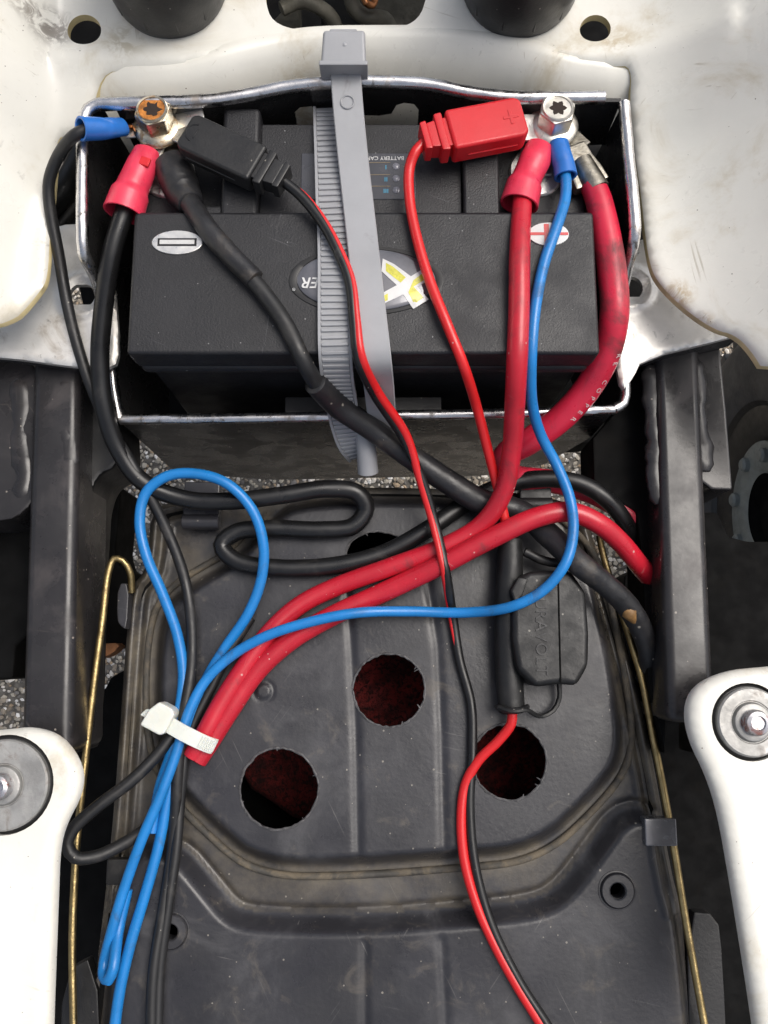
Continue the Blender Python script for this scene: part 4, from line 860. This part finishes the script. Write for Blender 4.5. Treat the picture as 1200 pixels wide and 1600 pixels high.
tw = [(440, 281, 7), (470, 306, 6), (505, 350, 5.5), (530, 398, 5.5), (546, 440, 5.5), (553, 500, 5.5), (560, 560, 3), (585, 615, -12), (630, 684, -30), (660, 752, -39), (680, 820, -45), (696, 890, -45), (707, 960, -57), (718, 1030, -59), (736, 1100, -59.5), (738, 1170, -59.5), (734, 1260, -59.5), (742, 1350, -59.5), (766, 1440, -59.5), (808, 1528, -59.5), (860, 1610, -59.5), (900, 1680, -59.5)]
obj('wire', tube(W(*tw), 2.0, 14), M['black'], c)
st = [(a_+(5 if b_ < 700 else -4 if b_ < 1000 else -3)*(1 if b_ > 300 else .2), b_-3, z_+(.9 if b_ > 320 else 0)) for a_, b_, z_ in tw[:14]]
obj('stripe', tube(W(*st), [.6, .9, .9, 1.0, 1.1, 1.3, 1.7, 1.9, 1.9, 1.7, 1.6, 1.4, 1.2, .6], 12), M['brightred'], c)
c = cable('red plug with a red charging wire from the clean bolt through a black fuse holder', 'charging lead', (855, 1000, ZL), 'charging_lead')
ring_terminal(c, (858, 202), (808, 202), -4.4, 7.0, 10, 1.0, zt=-1)
obj('tab', prism([(0, -5.5), (13, -6), (13, 6), (0, 5.5)], -.5, .6, .2, 1, frame(P(808, 200, -1.5), P(846, 200, -3.4)-P(808, 200, -1.5))), M['tin'], c)
plug(c, P(816, 192, 5), P(659, 222, 7), 16.5, 10.5, 'redplug', 1)
obj('wire', tube(W((666, 220, 7), (650, 236, 7), (640, 262, 5), (640, 310, 4.2), (651, 370, 4.2), (672, 440, 4.2), (700, 510, 4.0), (724, 570, 0), (746, 640, -18), (764, 710, -31), (782, 780, -42), (795, 840, -47)), 2.0, 14), M['brightred'], c)
fz = obj('fuse_sleeve', tube([P(797, 842, -49), P(797, 880, -50), P(795, 930, -51), P(794, 1000, -52), P(796, 1060, -53), P(800, 1112, -53.5)], [4.9, 5.4, 5.6, 5.6, 5.6, 5.3], 22, 2), M['fuse'], c)
fo_ = [(806, 905), (826, 892), (892, 890), (916, 925), (921, 990), (920, 1040), (901, 1073), (880, 1068), (836, 1074), (808, 1046), (800, 1000), (800, 930)]
fb = obj('fuse_box', prism([tuple(P(a_, b_, -42)[:2]) for a_, b_ in fo_], -60, -41.5, 2.6, 3), M['fuse'], c)
obj('fuse_seam', tube([P(872, 896, -41.5), P(876, 1066, -41.5)], .4, 6, 4), M['blackshade'], fb)
q = P(833, 985, -46.45)
text('DURAVOLT', 6.6, M['tape'], Matrix.Translation(P(845, 984, -41.5)) @ Matrix.Rotation(math.radians(-91), 4, 'Z'), fb, 'embossed_lettering', .45, 1.05)
obj('fuse_chamfer', prism([tuple(P(a_, b_, -44)[:2]) for a_, b_ in ((795, 924), (808, 902), (824, 905), (814, 934), (802, 944))], -56, -40.5, 1.2, 2), M['fuse'], fb)
obj('cap_strap', ribbon(W((782, 1102, -50), (800, 1108, -46.5), (822, 1106, -48), (845, 1116, -56), (862, 1108, -57), (871, 1090, -57), (870, 1066, -56)), 3.0, 1.6, (0, 0, 1)), M['fuse'], c)
obj('cap_ring', tube(W((776, 1104, -54), (780, 1107, -50), (800, 1110, -46.6), (820, 1107, -49), (824, 1104, -54)), 1.1, 10), M['blackplas'], c)
obj('sleeve_wire', tube(W((820, 862, -50), (850, 876, -50), (880, 880, -50), (910, 872, -52)), 1.9, 12), M['oldblack'], c)
obj('wire', tube(W((800, 1104, -53), (799, 1130, -54), (780, 1156, -56), (748, 1188, -58), (728, 1224, -59.4), (721, 1270, -59.5), (725, 1340, -59.5), (744, 1410, -59.5), (774, 1478, -59.5), (808, 1540, -59.5), (842, 1595, -59.5), (890, 1680, -59.5)), 2.05, 14), M['brightred'], c)

# ================================================================== GREY STRAP
def strap():
    t = thing('tie_strap', 'big grey nylon strap holding the battery down, ribbed and smooth bands', 'strap', P(548, 430, 0))
    wdt = 13.0
    sm = W((538, 84, 7), (541, 128, 8), (545, 180, 6), (553, 260, 3.4), (562, 340, 3.2), (571, 420, 4.2), (580, 500, 3.2), (587, 560, 1.5), (592, 600, -13), (597, 650, -33), (600, 664, -39))
    obj('smooth_band', ribbon(sm, 11.6, 1.5, (1, 0, 0), 3), M['strap'], t)
    obj('mould_mark', lathe([(2.2, 0), (2.5, .15), (2.75, 0)], Matrix.Translation(P(543, 159, 8.6)) @ Matrix.Rotation(math.radians(8), 4, 'X'), 24, caps=False), M['strap'], t)
    rb = W((514, 172, -8), (515, 200, -4.5), (517, 250, -2), (519, 310, .4), (522, 370, .6), (523, 420, 1.9), (523, 480, .8), (524, 548, .3), (527, 585, -9), (533, 620, -23), (540, 660, -36), (552, 694, -48), (566, 712, -56))
    C, _ = catmull(rb, 1, 2.0)
    obj('ribbed_band', ribbon(C, 12.4, 1.0, (1, 0, 0), raw=True, channel=.9), M['strap'], t, angle=30)
    ribs = []
    C2, _ = catmull(rb, 1, .5); acc = 0; last = C2[0]; k = 0
    for i in range(1, len(C2)-2):
        acc += (C2[i]-C2[i-1]).length
        if acc > 2.15:
            acc = 0; T = (C2[i+1]-C2[i-1]).normalized(); s = Vector((1, 0, 0)); s = (s-T*s.dot(T)).normalized(); n = T.cross(s)
            ribs.append(box(-5.0, 5.0, -.62, .62, .7, 1.75, .2, 1, Matrix((( s.x, T.x, n.x, C2[i].x), (s.y, T.y, n.y, C2[i].y), (s.z, T.z, n.z, C2[i].z), (0, 0, 0, 1)))))
    rr_ = obj('strap_ribs', join(*ribs), M['strap'], t); rr_['kind'] = 'stuff'
    h = P(538, 116, 7); f = frame(h, (1, 0, 0))
    f = Matrix.Translation(h) @ Matrix.Rotation(math.radians(12), 4, 'X')
    hd = obj('head', prism([(-8.4, -1), (8.6, -1), (8.2, 11.5), (-7.4, 11.5)], -2.5, 10.5, 1.2, 3, f, True), M['strap'], t)
    obj('head_lip', prism([(-9.0, -1.6), (9.2, -1.6), (9.2, .2), (-9.0, .2)], -2.8, 10.8, .5, 2, f, True), M['strap'], t)
    obj('head_cap', prism([(-5.4, 11), (5.4, 11), (5.2, 13), (-5.2, 13)], -1, 8.5, .7, 2, f, True), M['strap'], t)
    obj('head_mark', lathe([(0, 0), (.8, .05), (.5, .25), (0, .3)], f @ Matrix.Translation((.6, 6, 10.5)), 12), M['strap'], t)
strap()

# ================================================================== AIRBOX COVER
def airbox():
    t = thing('airbox', 'dusty black plastic airbox cover with four round cut holes and moulded channels', 'airbox', P(600, 1150, -150))
    base = -71.0
    ol = chaikin([P(a_, b_, ZL) for a_, b_ in [(225, 800), (250, 775), (420, 757), (560, 753), (760, 757), (880, 770), (925, 800), (940, 850), (962, 905), (1010, 1080), (1046, 1260), (1062, 1370), (1080, 1430), (1092, 1560), (1104, 1720), (110, 1720), (128, 1600), (150, 1420), (160, 1330), (172, 1180), (188, 960), (196, 910), (215, 890), (222, 850)]], 1)
    inner = chaikin([P(a_, b_, ZL) for a_, b_ in [(258, 960), (300, 925), (370, 888), (430, 820), (470, 790), (800, 790), (905, 860), (930, 950), (955, 1080), (965, 1175), (925, 1230), (835, 1316), (720, 1326), (560, 1338), (410, 1340), (345, 1285), (285, 1225), (252, 1150)]], 2)
    lower = chaikin([P(a_, b_, ZL) for a_, b_ in [(196, 1345), (262, 1342), (310, 1400), (350, 1450), (400, 1462), (560, 1464), (720, 1452), (850, 1440), (900, 1408), (952, 1335), (985, 1290), (1020, 1290), (1040, 1380), (1060, 1500), (1080, 1740), (160, 1740), (180, 1500)]], 2)
    rl = [[P(a_, b_, ZL) for a_, b_ in q] for q in ([(540, 900), (548, 1000), (556, 1140), (560, 1345)], [(668, 905), (684, 1010), (690, 1140), (694, 1325)], [(570, 1475), (570, 1560), (572, 1700)], [(690, 1470), (695, 1560), (700, 1700)])]
    bosses = [P(965, 1392, ZL), P(266, 1456, ZL), P(412, 1080, ZL)]
    hinge = P(590, 868, ZL)
    def zf(x, y):
        a_ = sdf(x, y, inner); b_ = sdf(x, y, lower); e_ = sdf(x, y, ol)
        z = base+9.0*rp(-5.8, .6, a_)
        z = np.maximum(z, base+8.5*rp(-6.0, .6, b_))
        z = z-1.6*np.exp(-((b_+8.0)/1.2)**2)
        side = (np.abs(x) > 80)*(y > -100)
        z = z+2.2*np.exp(-((e_-3.2)/1.3)**2)*side - 1.2*np.exp(-((e_-6.2)/1.1)**2)*side + 1.4*np.exp(-((e_-9.2)/1.3)**2)*side
        # front-left corner shelf
        for i, r_ in enumerate(rl):
            d = seg_dist(x, y, r_, False); z = z-.9*np.exp(-(d/1.7)**2)
        for i, c_ in enumerate(bosses):
            d = np.hypot(x-c_.x, y-c_.y)
            if i == 2: z = z+.9*ss(3.4, 2.6, d)-.5*np.exp(-((d-4)/.6)**2)
        z = z+.35*np.sin(x*.045+1)*np.sin(y*.05)
        return z
    holes = [circle(P(608, 1078, ZL), 15.0, 72, .006), circle(P(436, 1232, ZL), 16.0, 72, .005), circle(P(796, 1190, ZL), 15.2, 72, .006), circle(P(590, 868, ZL), 13.5, 48, .015, 10.5),
             circle(bosses[0], 3.0, 20), circle(bosses[1], 3.0, 20)]
    pan = obj('cover', sheet(ol, holes, zf, 2.6, 1.0, roll=2.0, rollw=3.0), M['lid'], t, angle=70)
    # dust that has settled along the channel
    co = np.zeros(len(pan.data.vertices)*3); pan.data.vertices.foreach_get('co', co); co = co.reshape(-1, 3)/K + np.array(wloc(t))
    da, db, de = sdf(co[:, 0], co[:, 1], inner), sdf(co[:, 0], co[:, 1], lower), sdf(co[:, 0], co[:, 1], ol)
    dust = np.exp(-((da+7.5)/3.5)**2)*.9 + .55*(db < -6)*(da < -10) + .5*np.exp(-((de-5)/4)**2)*(np.abs(co[:, 0]) > 80)
    at = pan.data.attributes.new('dust', 'FLOAT', 'POINT'); at.data.foreach_set('value', np.clip(dust, 0, 1).astype('f'))
    # rubber seal lying in the channel
    iv = [Vector((p.x, p.y, 0)) for p in resample(inner, 3)]; n = len(iv); off = []
    for i in range(n):
        tg = (iv[(i+1) % n]-iv[i-1]).normalized(); off.append(iv[i]+Vector((tg.y, -tg.x, 0))*9.2)
    ar = sum(iv[i].x*iv[(i+1) % n].y-iv[(i+1) % n].x*iv[i].y for i in range(n))
    if ar < 0: off = [iv[i]*2-off[i] for i in range(n)]
    off = [Vector((p.x, p.y, base+.9)) for p in off if p.y < P(600, 800, ZL).y]
    k0 = max(range(len(off)), key=lambda i: (off[i]-off[i-1]).length); off = off[k0:]+off[:k0]
    for _ in range(2): off = [off[0]]+[(off[i-1]+off[i]*2+off[i+1])/4 for i in range(1, len(off)-1)]+[off[-1]]
    obj('seal', tube(off, 1.5, 10, 2), M['seal'], t)
    for h in holes[:4]:
        c_ = sum(h, Vector((0, 0)))/len(h)
        ring = [Vector((p.x, p.y, 0))+Vector((p.x-c_.x, p.y-c_.y, 0)).normalized()*random.uniform(-.15, .25) for p in h]; zz = zf(np.array([p.x for p in ring]), np.array([p.y for p in ring]))
        ring = [Vector((p.x, p.y, z_+random.uniform(-.25, .15))) for p, z_ in zip(ring, zz)]; ring.append(ring[0])
        obj('cut_edge', tube(ring, [random.uniform(.35, .65) for _ in ring], 7, raw=True, jitter=.15), M['burr'], t, smooth=False)
        a_ = random.uniform(0, 6)
        for _ in range(5):
            i = random.randrange(len(h)); p = ring[i]; inn = (Vector((c_.x, c_.y, p.z))-p).normalized()
            obj('plastic_shred', tube([p, p+inn*random.uniform(.6, 1.8)+Vector((random.uniform(-.8, .8), random.uniform(-.8, .8), random.uniform(-1, .3)))], [.45, .15], 5, 1), M['burr'], t, smooth=False)
    for c_ in bosses[:2]:
        zt = float(zf(np.array([c_.x+7]), np.array([c_.y]))[0])
        obj('boss', lathe([(8.0, zt-1), (7.6, zt+.25), (7.0, zt+.3), (6.8, zt+.1), (6.6, zt+1.2), (6.2, zt+1.6), (3.6, zt+1.6), (3.1, zt+1.2), (3.0, zt-6)], Matrix.Translation((c_.x, c_.y, 0)), 40, caps=False), M['lid'], t)
    V, F = [], []
    # body of the box below, hollow
    lo = resample(chaikin([p*1.0 for p in ol], 0), 6); cx = sum((p for p in lo), Vector((0, 0)))/len(lo); n = len(lo)
    for p in lo:
        for s, z_ in ((.975, -71), (.95, -170), (.93, -170), (.955, -71)):
            q_ = cx+(p-cx)*s; V.append(Vector((q_.x, q_.y, z_)))
    for i in range(n):
        j = (i+1) % n
        for k in range(4): F.append((i*4+k, i*4+(k+1) % 4, j*4+(k+1) % 4, j*4+k))
    obj('box_body', (V, F), M['blackshade'], t)
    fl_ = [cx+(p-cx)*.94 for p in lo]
    obj('box_floor', prism([(p.x, p.y) for p in fl_], -172, -168, 0), M['blackshade'], t)
    # foam filter under the holes
    a0 = P(600, 1120, -100)
    def zfoam(x, y): return -122+2.0*np.sin(x*.09)*np.cos(y*.08)-14*ss(-30, -60, x)
    obj('filter_foam', sheet(chaikin([P(a_, b_, -95) for a_, b_ in ((330, 960), (900, 960), (930, 1300), (330, 1330))], 2), [], zfoam, 20, 3.0, roll=6, rollw=10), M['foam'], t, angle=80)
    # hinge knuckles at the front edge
    for (x0, x1, y0, y1, m) in ((286, 342, 752, 826, 'lid'), (812, 862, 756, 800, 'blackplas')):
        q0 = P((x0+x1)/2, y1, ZL); wx = (P(x1, y1, ZL).x-P(x0, y1, ZL).x)/2
        q1 = P((x0+x1)/2, y0, ZL+2)
        obj('hinge_tab', box(q0.x-wx, q0.x+wx, q0.y+2, q1.y, ZL-6, ZL+1.5, .8), M[m], t)
        obj('hinge_knuckle', tube([Vector((q0.x-wx, q0.y+3, ZL)), Vector((q0.x+wx, q0.y+3, ZL))], 3.4, 18, 4), M[m], t)
    q = P(1030, 1300, ZL+1.5); obj('catch', box(q.x-6, q.x+7, q.y-5.4, q.y+5.4, ZL-5, ZL+2.4, .8), M['clip'], t)
    q = P(186, 1365, ZL+1.5); obj('catch', box(q.x-6, q.x+6, q.y-5, q.y+5, ZL-6, ZL-1, .8), M['blackplas'], t)
    obj('side_flange', prism(poly_px([(1072, 1424), (1122, 1428), (1130, 1500), (1140, 1720), (1080, 1720)], ZL-8, 1), ZL-14, ZL-8, .8), M['blackplas'], t)
    obj('side_flange', prism(poly_px([(98, 1520), (150, 1492), (160, 1720), (90, 1720)], ZL-8, 1), ZL-14, ZL-8, .8), M['blackplas'], t)
    obj('side_lug', prism(poly_px([(186, 912), (204, 912), (200, 985), (192, 980), (184, 970)], ZL-3, 1), ZL-16, ZL-1, .8), M['lid'], t)
airbox()
tag(obj('wire_bail', tube(W((206, 925, -66), (203, 893, -62), (192, 876, -60), (178, 873, -60), (170, 892, -60), (160, 970, -61), (148, 1060, -62), (128, 1235, -63), (119, 1330, -63), (113, 1460, -63), (114, 1560, -63), (118, 1700, -63)), 1.45, 12), M['brass']), 'brass coloured wire bail with a hooked top, left of the airbox', 'wire bail')
tag(obj('wire_bail', tube(W((936, 838, -78), (946, 880, -74), (962, 930, -70), (980, 985, -67), (1003, 1062, -65), (1020, 1150, -64), (1034, 1220, -63), (1052, 1320, -62), (1070, 1430, -62), (1086, 1520, -62), (1104, 1620, -62), (1118, 1710, -62)), 1.5, 12), M['brass']), 'brass coloured wire bail right of the airbox, passing the clip', 'wire bail')
